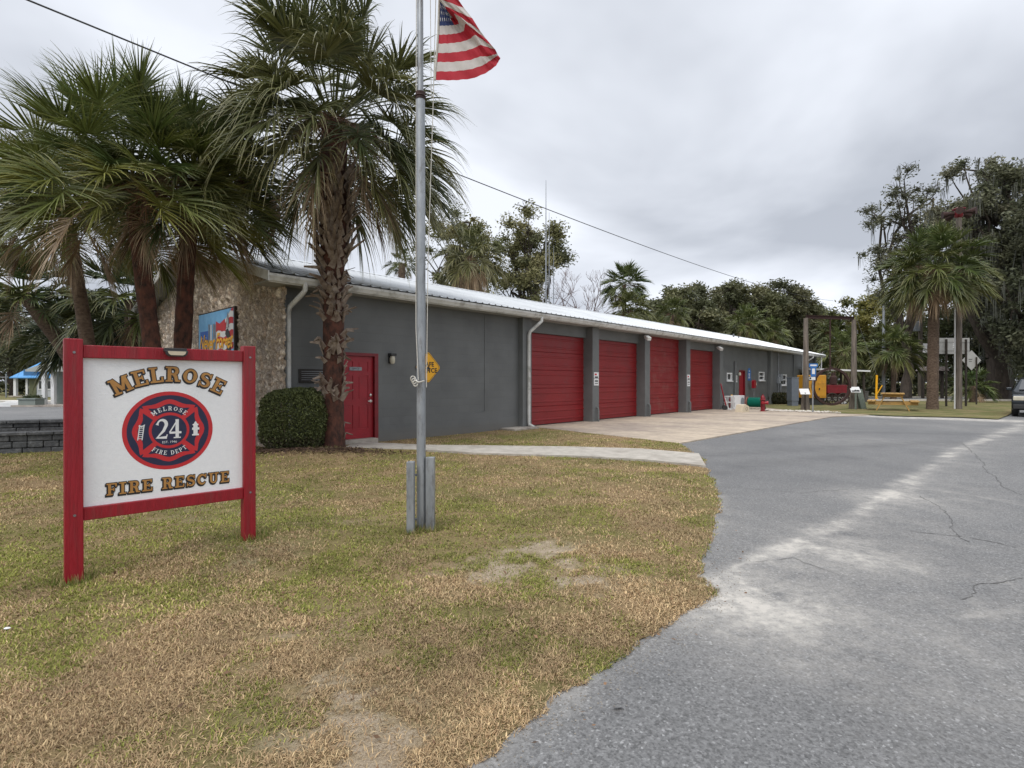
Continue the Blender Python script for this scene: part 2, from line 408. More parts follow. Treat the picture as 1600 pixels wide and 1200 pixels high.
for c_,w_c,sd_c in ((crackA,.016,1),(crackB,.011,2),(crackD,.010,4),(px([(1180,878),(1240,872),(1330,905)]),.007,5),(px([(1500,690),(1560,760),(1600,775)]),.012,6),(px([(1120,760),(1250,770),(1330,765)]),.012,7)): crack(c_,w_c,sd_c)
def edge_gravel():
    rs=np.random.RandomState(31); n=900; t=rs.rand(n); i=(t*(len(ledge)-1)).astype(int); f=t*(len(ledge)-1)-i
    L_p=np.array(ledge); C_=L_p[i]+(L_p[i+1]-L_p[i])*f[:,None]; X=C_[:,0]+np.abs(rs.normal(size=n))*.14+.02; Y=C_[:,1]+rs.normal(size=n)*.06
    m=MB(); 
    for x,y in zip(X,Y):
        r=rs.uniform(.002,.006); a=rs.uniform(0,6.28); q=[(x+r*math.cos(a+k*2.09),y+r*math.sin(a+k*2.09),.002) for k in range(3)]+[(x,y,r*1.1)]
        m.add(q,[(0,1,3),(1,2,3),(2,0,3)])
    tag(m.build('gravel',pm('grit',(.40,.36,.30),(.16,.13,.10),30,.9)),'fine grit and crumbs along the ragged lawn edge on the asphalt','grit',kind='stuff')
edge_gravel()

# lawn with ragged right edge
lk=sorted([(p[1],p[0]) for p in ledge]); 
G1=G(1062,694); G2=G(845,669)
ky=[-5,0.2]+[a for a,b in lk]+[G(1097,718)[1],G1.y,G2.y]
kx=[-5.0,-1.75]+[b for a,b in lk]+[G(1097,718)[0],G1.x,G2.x]
o_=np.argsort(ky); ky=np.array(ky)[o_]; kx=np.array(kx)[o_]
def xr(Y):
    b=np.interp(Y,ky,kx)
    return b+(fbm(Y*0+3.3,Y,3.0,12)-.5)*.16+(fbm(Y*0+7.7,Y,14.0,15)-.5)*.06
def xl(Y): return np.where(Y<11.0,-24.0,-8.6)
mound=[(-2.35,4.75,.085,.75),(-4.0,10.4,.10,1.2),(-6.2,9.4,.08,1.3)]
def hlawn(X,Y):
    z=.018+.03*(fbm(X,Y,.5,41)-.5)
    for mx_,my_,a_,s_ in mound: z=z+a_*np.exp(-(((X-mx_)/s_)**2+((Y-my_)/s_)**2))
    d=np.clip((xr(Y)-X)/.12,0,1)
    return z*d+.004
spots=[(850,868,.33,.85),(780,892,.24,.75),(895,915,.12,.7),(540,1105,.24,.75),(500,1085,.12,.5),(600,1130,.15,.4),(400,880,.30,.35),(340,800,.5,.3),(560,820,.3,.25),(700,905,.3,.3),(470,1010,.3,.3),(560,1180,.3,.6),(930,905,.3,.5),(840,850,.2,.4),(480,690,.3,0)]
def lattr(X,Y):
    a=np.zeros_like(X)
    for cx,cy,r,s in spots:
        p=G(cx,cy); a+=s*1.3*np.exp(-(((X-p.x)/r)**2+((Y-p.y)/(r*1.2))**2)**1.0)
    a=a*np.clip((fbm(X,Y,7,8)-.33)*4.2,0,1.6)
    d=xr(Y)-X
    a+=.15*np.exp(-(d/.06)**2)
    a+=.7*np.exp(-(((X+4.1)/1.1)**2+((Y-10.5)/.7)**2))*0
    return np.stack([np.clip(a,0,1),a*0,a*0],1)
us=np.concatenate([np.linspace(0,.6,40)[:-1],1-(np.linspace(1,0,260)**1.5)*.4])
ysl=np.concatenate([np.arange(-5,1.6,.4),np.arange(1.6,8,.04),np.arange(8,13,.1),np.arange(13,17.1,.25)])
def lm(U,Y): l=xl(Y); r=xr(Y); return l+(r-l)*U, Y
tag(gridmesh('lawn',us,ysl,M['lawn'],zf=hlawn,attrf=lattr,xmap=lm),kind='structure')

# grass blades
def grass():
    rs=np.random.RandomState(5); out=[]
    for (y0,y1,dens) in [(1.7,3.0,30000),(3.0,4.5,15500),(4.5,6.5,5200),(6.5,9.0,2600),(9.0,13.5,1200),(13.5,16.5,450)]:
        x0=-1.12*y1-.8; x1=float(np.max(np.interp(np.linspace(y0,y1,20),ky,kx)))+.1
        n=int((x1-x0)*(y1-y0)*dens); 
        X=rs.uniform(x0,x1,n); Y=rs.uniform(y0,y1,n)
        k=(X<xr(Y)+.03)&(X>-1.12*Y-.8)&(X>xl(Y)); X=X[k];Y=Y[k]
        s=-X*-.6734+Y*.7393; D=-.7393*X+.6734*Y; sb=.6734*X+.7393*Y
        k=~((D>11.0)&(sb>4.8)); X=X[k];Y=Y[k]
        # walk strip and bare spots
        a=lattr(X,Y)[:,0]; keep=rs.rand(len(X))>np.clip(a*1.0,0,.86)
        keep&=~inwalk(X,Y)
        cl=fbm(X,Y,6,77); keep&=rs.rand(len(X))<np.clip(.25+(cl-.3)*3,0.15,1)
        X=X[keep];Y=Y[keep]; out.append(np.stack([X,Y,np.full(len(X),y0)],1))
    P=np.concatenate(out); n=len(P); X,Y=P[:,0],P[:,1]
    z=hlawn(X,Y)
    far=np.clip(P[:,2]/9,0,1)
    L=rs.uniform(.012,.034,n)*(1+.5*far); W=rs.uniform(.0005,.0014,n)*(1+4.0*far)
    az=rs.uniform(0,2*np.pi,n); lean=rs.uniform(.8,1.85,n)
    dx=np.cos(az);dy=np.sin(az)
    sxv=-dy*W; syv=dx*W
    m_=.55
    p0=np.stack([X,Y,z-.003],1)
    mid=p0+np.stack([dx*L*m_*np.sin(lean*.6),dy*L*m_*np.sin(lean*.6),L*m_*np.cos(lean*.6)],1)
    tip=mid+np.stack([dx*L*(1-m_)*np.sin(lean),dy*L*(1-m_)*np.sin(lean),L*(1-m_)*np.cos(lean)],1)
    S=np.stack([sxv,syv,sxv*0],1)
    V=np.stack([p0-S,p0+S,mid+S,mid-S,tip+S*.15,tip-S*.15],1).reshape(-1,3)
    b=np.arange(n)*6
    Q=np.stack([np.stack([b,b+1,b+2,b+3],1),np.stack([b+3,b+2,b+4,b+5],1)],1).reshape(-1,4)
    g_=fbm(X,Y,.55,90); g2=fbm(X,Y,2.2,95); gg=np.clip((g_*.5+g2*.5-.47)*8+.26,0,1)
    # greener patches seen by the sign
    for cx,cy,r,s_ in [(60,700,1.5,.5),(130,900,.35,.9),(250,850,.5,.4),(480,740,1.2,.5),(250,840,.5,.4),(700,740,.9,.5),(30,1000,.6,.3),(850,760,.8,.3)]:
        p=G(cx,cy); gg=np.clip(gg+s_*np.exp(-((X-p.x)**2+(Y-p.y)**2)/r**2),0,1)
    isg=rs.rand(n)<gg*.85; shade=.55+.95*fbm(X,Y,2.4,131)
    dry=np.array([.58,.44,.245]); dry2=np.array([.28,.18,.10]); gr=np.array([.17,.19,.035]); gr2=np.array([.31,.31,.075])
    t=rs.rand(n,1); c=np.where(isg[:,None],gr*(1-t)+gr2*t,dry*(1-t)+dry2*t)*rs.uniform(.6,1.3,(n,1))*shade[:,None]
    o=npmesh('grass',V,Q,leafmat('grass_blade',.8,.2),np.repeat(c,2,0))
    tag(o,'short patchy lawn grass, dry tan mixed with green blades','grass',kind='stuff')
# path geometry
path_up=px([(560,694),(600,696),(668,699),(760,700),(900,702),(1000,705),(1092,713)])
path_lo=px([(535,704),(600,705),(680,708),(740,712),(905,717),(1010,723),(1103,733)])
def inwalk(X,Y):
    up=np.interp(X,[p[0] for p in path_up],[p[1] for p in path_up]); lo=np.interp(X,[p[0] for p in path_lo],[p[1] for p in path_lo])
    return (X>path_lo[0][0])&(X<3.4)&(Y<up-.02)&(Y>lo+.03)
m=MB(); n=24
xsu=np.linspace(0,1,n)
def samp(pl,t):
    xs_=[p[0] for p in pl]; x=xs_[0]+(xs_[-1]-xs_[0])*t; return x,float(np.interp(x,xs_,[p[1] for p in pl]))
vs=[]
for t in xsu:
    a=samp(path_lo,t); b=samp(path_up,t); vs+= [(a[0],a[1],.06),(b[0],b[1],.06),(a[0],a[1],-.02),(b[0],b[1],-.02)]
fs=[]
for i in range(n-1):
    j=4*i; fs+=[(j,j+4,j+5,j+1),(j,j+2,j+6,j+4),(j+1,j+5,j+7,j+3)]
fs+=[(0,1,3,2),(4*n-4,4*n-2,4*n-1,4*n-3)]
m.add(vs,fs)
pathm=pm('path_concrete',(.50,.46,.40),(.38,.35,.30),5,.92,bump=.5,bscale=90,dirt=(.27,.24,.2),dscale=1.6)
tag(m.build('path',pathm),kind='structure')
grass()

# concrete apron in front of the doors
def apronmat():
    m,nt,b=newmat('apron_concrete'); N=nt.nodes; L=nt.links
    tc=N.new('ShaderNodeTexCoord'); P=tc.outputs['Object']
    mp=N.new('ShaderNodeMapping'); mp.inputs['Scale'].default_value=(.75,.28,1); L.new(P,mp.inputs[0])
    n=N.new('ShaderNodeTexNoise'); n.inputs['Scale'].default_value=1.0; n.inputs['Detail'].default_value=7; n.inputs['Roughness'].default_value=.65; L.new(mp.outputs[0],n.inputs['Vector'])
    r=N.new('ShaderNodeValToRGB'); e=r.color_ramp.elements; e[0].position=.36; e[0].color=(.31,.26,.22,1); e[1].position=.62; e[1].color=(.52,.44,.34,1)
    L.new(n.outputs['Fac'],r.inputs[0])
    n2=N.new('ShaderNodeTexNoise'); n2.inputs['Scale'].default_value=3.5; n2.inputs['Detail'].default_value=9; n2.inputs['Roughness'].default_value=.75; L.new(P,n2.inputs['Vector'])
    r2=N.new('ShaderNodeValToRGB'); r2.color_ramp.elements[0].position=.3; r2.color_ramp.elements[0].color=(.7,.68,.66,1); r2.color_ramp.elements[1].position=.65; r2.color_ramp.elements[1].color=(1.08,1.06,1.03,1); L.new(n2.outputs['Fac'],r2.inputs[0])
    mx=N.new('ShaderNodeMix'); mx.data_type='RGBA'; mx.blend_type='MULTIPLY'; mx.inputs[0].default_value=1; L.new(r.outputs[0],mx.inputs[6]); L.new(r2.outputs[0],mx.inputs[7])
    L.new(mx.outputs[2],b.inputs['Base Color']); b.inputs['Roughness'].default_value=.85
    return m
# building frame: s along the front, D away from the camera
cd,sd=.6734,.7393
TH=math.atan2(sd,cd)
def SD(s,D,z=0): return Vector((cd*s-sd*D, sd*s+cd*D, z))
def S(x,D):
    k=(x-800)/F; return D*(sd+cd*k)/(cd-sd*k)
def SZ(x,y,D):
    s=S(x,D); Y=sd*s+cd*D; return s,H+(HZ-y)*Y/F
def toSD(v): return (cd*v[0]+sd*v[1], -sd*v[0]+cd*v[1])

a0=toSD(G(845,668)); a1=toSD(G(1062,694)); a2=toSD(G(1300,652)); a3=toSD(G(1390,647.5)); a4=toSD(G(1300,641))
b0=S(1245,11.6)
poly=[(a0[0]-.3,11.6),(a0[0]-.25,a0[1]),a1,a2,a3,a4,(S(1205,10.9),9.6),(S(1205,10.9),11.6)]
m=MB()
nn=len(poly); vs=[(x,y,.028) for x,y in poly]+[(x,y,-.02) for x,y in poly]
m.add(vs,[tuple(range(nn))]+[(i,i+nn,(i+1)%nn+nn,(i+1)%nn) for i in range(nn)])
ap=m.build('concrete_apron',apronmat()); ap.rotation_euler=(0,0,TH); tag(ap,kind='structure')

# grass island on the right, road behind
isl=[G(1225,641),G(1310,647),G(1400,651),G(1500,653),G(1560,656),G(1575,650),G(1590,640),G(1600,630),G(1700,620),G(1230,617),G(1150,618),G(1180,636)]
def sheet(name,pts,z,mat):
    m=MB(); m.add([(p.x,p.y,z) for p in pts],[tuple(range(len(pts)))]); return tag(m.build(name,mat),kind='structure')
sheet('lawn',isl,.035,M['verge'])
m=MB(); vs=[]
for i,xx in enumerate(np.linspace(16,95,30)):
    vs+=[(xx,41-.02*xx,.05),(xx,48-.02*xx,.05)]
m.add(vs,[(2*i,2*i+2,2*i+3,2*i+1) for i in range(29)])
tag(m.build('road',pm('road_asphalt',(.16,.16,.165),(.2,.2,.2),3,.9)),kind='structure')
kerbm=pm('kerb_concrete',(.62,.58,.52),(.5,.46,.4),4,.9)
m=MB(); m.bar((16,40.6,.09),(95,39.0,.09),.25,.16); m.bar((16,48.4,.09),(95,46.8,.09),.25,.16)
tag(m.build('kerb',kerbm),kind='structure')
m=MB(); 
m.bar((-74,39,.06),(-30.5,39,.06),1.6,.12)
tag(m.build('kerb',kerbm),kind='structure')

# ================================================================= FIRE STATION
s0=5.05; D0=10.85
root=thing('fire_station','long low grey fire station with four red garage doors and white metal roof','fire station',SD(s0,D0),TH)
def L_(s,D,z): return (s-s0,D-D0,z)
DM=11.04; DP=10.85; DD=11.25; DB=20.6
sE=S(1287,10.45)-.45; sStone=S(445,10.95)
eaveZ=3.43; 
class FB(MB):
    def sbox(s,a,b,c,d,e,f,mi=0): return s.box(a-s0,b-s0,c-D0,d-D0,e,f,mi)
pil=[(817,825),(926,936),(1008,1015.6),(1072.7,1079.4),(1125,1131),(1204.5,1209.5)]
ps=[(S(a,DP),S(b,DP)) for a,b in pil]; ps=[(a,a+.42) for a,b in ps]
endp=(sE-.35,sE)
# walls
w=FB()
doorA=(6.25,7.36)
w.sbox(sStone,doorA[0],DM,DM+.2,0,eaveZ+.1); w.sbox(doorA[1],ps[0][0]+.1,DM,DM+.2,0,eaveZ+.1); w.sbox(doorA[0],doorA[1],DM,DM+.2,2.13,eaveZ+.1)
sdr=(S(1155,DM),S(1163.8,DM)); ztd=2.1
def openwall(wb,a,b,D,opens,z1):
    x=a
    for o0,o1,zb,zt in sorted(opens):
        wb.sbox(x,o0,D,D+.2,0,z1)
        if zb>0: wb.sbox(o0,o1,D,D+.2,0,zb)
        wb.sbox(o0,o1,D,D+.2,zt,z1); x=o1
    wb.sbox(x,b,D,D+.2,0,z1)
def zz(x,y,D=DM): return SZ(x,y,D)[1]
winA=(S(1135.5,DM),S(1143.5,DM),zz(1139,595),zz(1139,582.5))
winB=(S(1185.5,DM),S(1194,DM),zz(1190,594.5),zz(1190,581))
winC=(S(1219,DM),S(1229,DM),zz(1224,602),zz(1224,585))
openwall(w,ps[4][0]+.1,sE,DM,[winA,(sdr[0],sdr[1],.03,ztd),winB,winC],eaveZ+.1)
w.sbox(sE-.2,sE,DM+.2,DB,0,eaveZ+.1); w.sbox(sStone,sE,DB-.2,DB,0,eaveZ+.1)
w.build('wall',M['block'],root)
for a,b in ps+[endp]:
    p=FB(); p.sbox(a,b,DP,DD+.1,0,eaveZ+.1); p.build('pilaster',M['trimgrey'],root,bevel=.01)
# floor slab inside is unnecessary; lintels and garage doors
gps=[pm('garage_door_red',(.25,.009,.011),(.20,.008,.010),1.3,.5,bump=.1,bscale=30,dirt=d_,dscale=sc_) for d_,sc_ in (((.20,.03,.03),1.4),((.17,.02,.02),1.0),((.24,.06,.05),1.8),((.19,.025,.03),1.2))]
for i in range(4):
    a=ps[i][1]; b=ps[i+1][0]; top=3.05 if i!=2 else eaveZ+.08
    if i!=2:
        l=FB(); l.sbox(a,b,DD-.12,DD+.1,top,eaveZ+.1); l.build('lintel',M['trimgrey'],root)
    d=FB(); nsec=5 if i!=2 else 5; z=.045; hs=(top-z)/nsec
    for q in range(nsec):
        zb=z+q*hs; prof=[]
        # section profile with pressed ribs
        yb=DD-D0
        pts=[(0,.0),(0.012,.0),(.012,-.018)] 
        zz_=[zb+.004]; ribs=[.26,.74]
        prof=[(yb+.05,zb),(yb+.018,zb),(yb,zb+.012)]
        for rr in ribs:
            zc=zb+hs*rr
            prof+=[(yb,zc-.035),(yb-.014,zc-.02),(yb-.014,zc+.02),(yb,zc+.035)]
        prof+=[(yb,zb+hs-.012),(yb+.018,zb+hs),(yb+.05,zb+hs)]
        k=len(prof)
        vs=[(a-s0,y,zv) for y,zv in prof]+[(b-s0,y,zv) for y,zv in prof]
        d.add(vs,[(j,j+k,j+k+1,j+1) for j in range(k-1)]+[(k-1,2*k-1,k,0)])
    g_=d.build('garage_door',gps[i],root)
    se=FB(); se.sbox(a+.01,b-.01,DD-.02,DD+.04,.028,.047); se.build('seal',M['black'],g_)
# interior blocker back of doors
# stone end wall (rough relief)
def stone_wall():
    rs=np.random.RandomState(3)
    Wd=DB-10.85; step=.035; zs=np.arange(0,5.2,step); dsr=np.arange(0,Wd+step,step)
    mid=Wd/2
    nD,nZ=len(dsr),len(zs)
    pts=np.stack([rs.uniform(-.2,Wd+.2,6800),rs.uniform(-.2,5.6,6800)],1); ph=rs.uniform(0,1,6800); tilt=rs.uniform(-1,1,(6800,2)); pc=rs.rand(6800)
    Dg,Zg=np.meshgrid(dsr,zs)
    P=np.stack([Dg.ravel(),Zg.ravel()],1)
    hgt=np.zeros(len(P)); cc=np.zeros(len(P)); edge=np.zeros(len(P))
    # warp for irregular stones
    PW=P+np.stack([fbm(P[:,0],P[:,1],6,1)-.5,fbm(P[:,0],P[:,1],6,2)-.5],1)*.10
    for c0 in range(0,len(P),4000):
        q=PW[c0:c0+4000]; dz=q[:,None,:]-pts[None]; dz[:,:,1]*=.72
        d2=(dz**2).sum(2); idx=np.argpartition(d2,2,axis=1)[:,:2]
        dd=np.take_along_axis(d2,idx,1); sw=dd[:,0]>dd[:,1]; idx[sw]=idx[sw][:,::-1]; dd=np.sqrt(np.sort(dd,1))
        e=np.clip((dd[:,1]-dd[:,0])/.035,0,1); i0=idx[:,0]
        off=q-pts[i0]
        hgt[c0:c0+4000]=e**.6*(.035+.05*ph[i0]+(off*tilt[i0]).sum(1)*.35)
        cc[c0:c0+4000]=pc[i0]; edge[c0:c0+4000]=e
    hgt+= (fbm(P[:,0],P[:,1],14,55)-.5)*.035
    S_=np.full(len(P),0.0)-hgt
    pitch=.285
    # squash the top to the gable line
    zmax=3.5+pitch*(mid-np.abs(P[:,0]-mid)); Zc=np.minimum(P[:,1],zmax)
    V=np.stack([S_, P[:,0], Zc],1)
    i=np.arange(nZ*nD).reshape(nZ,nD)
    Q=np.stack([i[:-1,:-1].ravel(),i[1:,:-1].ravel(),i[1:,1:].ravel(),i[:-1,1:].ravel()],1)
    keep=(P[Q[:,0],1]<zmax[Q[:,0]]); Q=Q[keep]
    m,nt,b=newmat('rough_stone'); N=nt.nodes; L=nt.links
    at=N.new('ShaderNodeAttribute'); at.attribute_name='dust'; n=N.new('ShaderNodeTexNoise'); n.inputs['Scale'].default_value=30; n.inputs['Detail'].default_value=7
    tc=N.new('ShaderNodeTexCoord'); L.new(tc.outputs['Object'],n.inputs['Vector'])
    r=N.new('ShaderNodeValToRGB'); r.color_ramp.elements[0].position=.3; r.color_ramp.elements[0].color=(.5,.47,.44,1); r.color_ramp.elements[1].position=.7; r.color_ramp.elements[1].color=(1.2,1.15,1.1,1); L.new(n.outputs['Fac'],r.inputs[0])
    mx=N.new('ShaderNodeMix'); mx.data_type='RGBA'; mx.blend_type='MULTIPLY'; mx.inputs[0].default_value=1; L.new(at.outputs['Color'],mx.inputs[6]); L.new(r.outputs[0],mx.inputs[7])
    L.new(mx.outputs[2],b.inputs['Base Color']); b.inputs['Roughness'].default_value=.92
    bp=N.new('ShaderNodeBump'); bp.inputs['Strength'].default_value=.9; bp.inputs['Distance'].default_value=.03; L.new(n.outputs['Fac'],bp.inputs['Height']); L.new(bp.outputs[0],b.inputs['Normal'])
    o=npmesh('stone_wall',V,Q,m,parent=root)
    pal=np.array([[.42,.33,.23],[.50,.41,.30],[.30,.24,.18],[.55,.48,.38],[.38,.27,.17],[.24,.20,.17]])
    c=pal[(cc*5.99).astype(int)]*(.85+.3*cc[:,None]%.3)
    c=c*edge[:,None]**.8+np.array([.22,.17,.12])*(1-edge[:,None]**.8)
    big=fbm(P[:,0],P[:,1],.9,71); c=(c*.6+c.mean(1)[:,None]*.42)*(1.35+.85*big)[:,None]
    setcol(o.data,'dust',c)
    o['label']='rough tan rubble stone end wall under the gable'
    # solid core behind the stones, returning at the front corner
    k=FB(); k.v=[]; 
    poly=[(.08,0),(Wd,0),(Wd,3.5),(mid,3.5+pitch*mid),(.08,3.5)]
    n_=len(poly); vs=[(.0,y,z) for y,z in poly]+[(.025,y,z) for y,z in poly]
    k.add(vs,[tuple(range(n_)),tuple(range(2*n_-1,n_-1,-1))]+[(i,i+n_,(i+1)%n_+n_,(i+1)%n_) for i in range(n_)])
    k.build('gable_core',M['trimgrey'],root)
stone_wall()
# roof
ridgeD=10.45+5.25; ridgeZ=5.08; rs0=S(417,10.45)+.05; rs1=S(1290,10.45)
r=FB(); zE=3.60
xs_=[]; x=rs0; prof=[]
while x<rs1-.24:
    prof+=[(x,0),(x+.19,0),(x+.205,.028),(x+.235,.028),(x+.25,0)]; x+=.25
prof.append((rs1,0)); k=len(prof)
farD=ridgeD+5.25
vs=[L_(a,10.40,zE+b-.014) for a,b in prof]+[L_(a,ridgeD,ridgeZ+b) for a,b in prof]+[L_(a,farD,zE+b) for a,b in prof]
r.add(vs,[(i,i+1,i+k+1,i+k) for i in range(k-1)]+[(i+k,i+k+1,i+2*k+1,i+2*k) for i in range(k-1)])
r.add([L_(rs0,10.46,zE-.06),L_(rs1,10.46,zE-.06),L_(rs1,ridgeD,ridgeZ-.06),L_(rs0,ridgeD,ridgeZ-.06),L_(rs0,farD,zE-.06),L_(rs1,farD,zE-.06)],[(0,3,2,1),(3,4,5,2)])
roof=r.build('roof',M['roof'],root)
rc=FB(); vs=[]
for a in (rs0-.01,rs1+.01):
    vs+=[L_(a,ridgeD-.18,ridgeZ-.02),L_(a,ridgeD,ridgeZ+.05),L_(a,ridgeD+.18,ridgeZ-.02)]
rc.add(vs,[(0,3,4,1),(1,4,5,2)]); rc.build('ridge_cap',M['roof'],roof)
# rake boards
for e,sgn in ((rs0,-1),(rs1,1)):
    for (da,za,db,zb) in ((10.44,zE-.01,ridgeD,ridgeZ),(ridgeD,ridgeZ,farD,zE)):
        q=FB(); vs=[]
        for x_ in (e,e+sgn*.03):
            vs+=[L_(x_,da,za-.18),L_(x_,db,zb-.18),L_(x_,db,zb+.012),L_(x_,da,za+.012)]
        q.add(vs,[(0,1,2,3),(4,7,6,5),(0,4,5,1),(1,5,6,2),(2,6,7,3),(3,7,4,0)]); q.build('rake_board',M['gutter'],root)
# soffit at gable overhang (sloped, grey)
q=FB(); q.add([L_(rs0+.02,10.5,zE-.10),L_(sStone,10.5,zE-.10),L_(sStone,ridgeD,ridgeZ-.10),L_(rs0+.02,ridgeD,ridgeZ-.10),L_(rs0+.02,farD,zE-.1),L_(sStone,farD,zE-.1)],[(0,1,2,3),(3,2,5,4)]); q.build('soffit',M['soffit'],root)
q=FB(); q.sbox(rs0+.05,rs1-.02,10.55,DM+.25,eaveZ+.005,eaveZ+.03); q.build('soffit',M['soffit'],root)
q=FB(); q.sbox(rs0+.04,rs1-.02,10.55,10.575,eaveZ-.02,zE-.03); q.build('fascia',M['gutter'],root)
# K-style gutter
q=FB(); prof=[(10.548,zE-.03),(10.548,eaveZ+.0),(10.49,eaveZ),(10.46,eaveZ+.05),(10.435,eaveZ+.085),(10.43,zE-.035),(10.445,zE-.03),(10.455,zE-.045)]
k=len(prof); vs=[L_(rs0,y,z) for y,z in prof]+[L_(rs1,y,z) for y,z in prof]
q.add(vs,[(i,i+k,i+k+1,i+1) for i in range(k-1)]+[tuple(range(k)),tuple(range(2*k-1,k-1,-1))]); q.build('gutter',M['gutter'],root)
# downspouts
def downspout(s,Dw,kick=True,dirn=0):
    p=[L_(s+dirn,10.50,eaveZ+.03),L_(s+dirn,10.50,eaveZ-.10),L_(s+dirn*.8,10.54,eaveZ-.16),L_(s+.0,Dw-.10,eaveZ-.42),L_(s,Dw-.05,eaveZ-.52),L_(s,Dw-.05,.22)]
    if kick: p+=[L_(s,Dw-.07,.13),L_(s,Dw-.28,.06)]
    q=FB()
    q.tube(p,.052,10); return q.build('downspout',M['gutter'],root,smooth=True)
downspout(S(452,DM-.08),DM,True,.12); downspout(S(826.5,DP-.05),DP,True,.25)
downspout(S(1263,10.8),DM,True,.1)
# entry door
ed=FB(); ex0,ex1=doorA; y0=DM+.06
fr=FB(); fr.sbox(ex0,ex0+.06,DM-.01,DM+.14,.13,2.13); fr.sbox(ex1-.1,ex1,DM-.01,DM+.14,.02,2.13); fr.sbox(ex0+.06,ex1-.1,DM-.01,DM+.14,2.06,2.13)
fr.build('door_frame',M['darkred'],root)
st=FB(); st.sbox(ex0-.02,ex1-.1,DM-.16,DM+.16,.0,.13); st.build('threshold',M['conc'],root,bevel=.01)
a,b=ex0+.065,ex1-.105; ed.sbox(a,b,y0+.012,y0+.05,.135,2.055)
wd=b-a; 
for (u0,u1) in ((.0,.14),(.43,.57),(.86,1)): ed.sbox(a+wd*u0,a+wd*u1,y0,y0+.012,.135,2.055)
for (z0,z1) in ((.135,.36),(.92,1.04),(1.60,1.70),(1.93,2.055)):
    for (u0,u1) in ((.14,.43),(.57,.86)): ed.sbox(a+wd*u0,a+wd*u1,y0,y0+.012,z0,z1)
for (z0,z1) in ((.36,.92),(1.04,1.60),(1.70,1.93)):
    for (u0,u1) in ((.14,.43),(.57,.86)): ed.sbox(a+wd*u0+.035,a+wd*u1-.035,y0+.004,y0+.012,z0+.035,z1-.035)
door=ed.build('entry_door',M['red'],root)
hd=FB(); cx=b-.07-s0; yy=y0-D0
hd.lathe([(.034,0),(.034,-.012),(.012,-.014),(.012,-.05)],(cx,yy,1.0),12,axis='y'); hd.box(cx-.10,cx+.01,yy-.06,yy-.045,.99,1.012)
hd.lathe([(.034,0),(.034,-.02),(.02,-.03)],(cx,yy,1.14),12,axis='y'); hd.build('handle',M['chrome'],door,smooth=True)

# text helper (built-in font)
def txt(s,size=1.0,shear=0,spacing=1.0,bold=0):
    cu=bpy.data.curves.new('t','FONT'); cu.body=s; cu.size=size; cu.shear=shear; cu.space_character=spacing; cu.align_x='CENTER'; cu.align_y='CENTER'; cu.offset=bold; cu.resolution_u=3; cu.fill_mode='FRONT'
    ob=bpy.data.objects.new('t',cu); COL.objects.link(ob); dg=bpy.context.evaluated_depsgraph_get(); 
    me=bpy.data.meshes.new_from_object(ob.evaluated_get(dg)); V=[tuple(v.co) for v in me.vertices]; Fc=[tuple(p.vertices) for p in me.polygons]
    bpy.data.objects.remove(ob); bpy.data.curves.remove(cu); bpy.data.meshes.remove(me); return V,Fc
def addtxt(mb,s,mapf,size=1,shear=0,spacing=1,bold=0,mi=0):
    V,Fc=txt(s,size,shear,spacing,bold)
    mb.add([mapf(v[0],v[1]) for v in V],Fc,mi)
dp=FB(); dx=(a+b)/2-s0; dp.box(dx-.16,dx+.16,yy-.012,yy-.002,1.72,1.80)
dpo=dp.build('nameplate',M['steel'],door)
t_=MB(); addtxt(t_,'OFFICE',lambda u,v:(dx+u,yy-.014,1.76+v),.06); t_.build('lettering',M['letterblack'],dpo)
# wall lamp
ls,lz=SZ(610,560,DM); 
lp=FB(); cx=ls-s0; y=DM-D0
lp.box(cx-.07,cx+.07,y-.02,y,lz-.12,lz+.13); lp.box(cx-.08,cx+.08,y-.15,y-.02,lz+.06,lz+.12)
lo=lp.build('wall_lamp',M['black'],root,bevel=.008)
lg=FB(); lg.lathe([(.05,.05),(.065,0),(.065,-.08),(.045,-.13),(.01,-.14)],(cx,y-.085,lz),12); lg.build('lamp_glass',M['lampglass'],lo,smooth=True)
# flood lights under the eave
for fx,fy in ((1010,526),(1123,543)):
    s_,z_=SZ(fx,fy,10.6); q=FB(); c=L_(s_,10.62,z_)
    q.bar((c[0],c[1],z_),(c[0]-.16,c[1]-.24,z_-.12),.16,.13); q.bar((c[0]+.03,c[1]+.1,z_+.02),(c[0],c[1],z_),.05,.05); q.build('floodlight',M['gutter'],root,bevel=.01)
# conduit line on wall and cable
q=FB(); s_=S(757,DM)-s0; q.tube([(s_,DM-D0-.006,3.4),(s_,DM-D0-.006,.62)],.008,6); q.tube([(s_-.35,DM-D0-.006,.60),(s_,DM-D0-.006,.61)],.006,6); q.build('cable',M['trimgrey'],root)
# pipe guards at the pilasters
for i in (1,2,3):
    q=FB(); s_=ps[i][0]+.24-s0; y=-.0
    q.tube([(s_,-.09,.0),(s_,-.09,.46),(s_,-.075,.51),(s_,.0,.53)],.035,8); q.build('drain_pipe',M['trimgrey'],root,smooth=True)
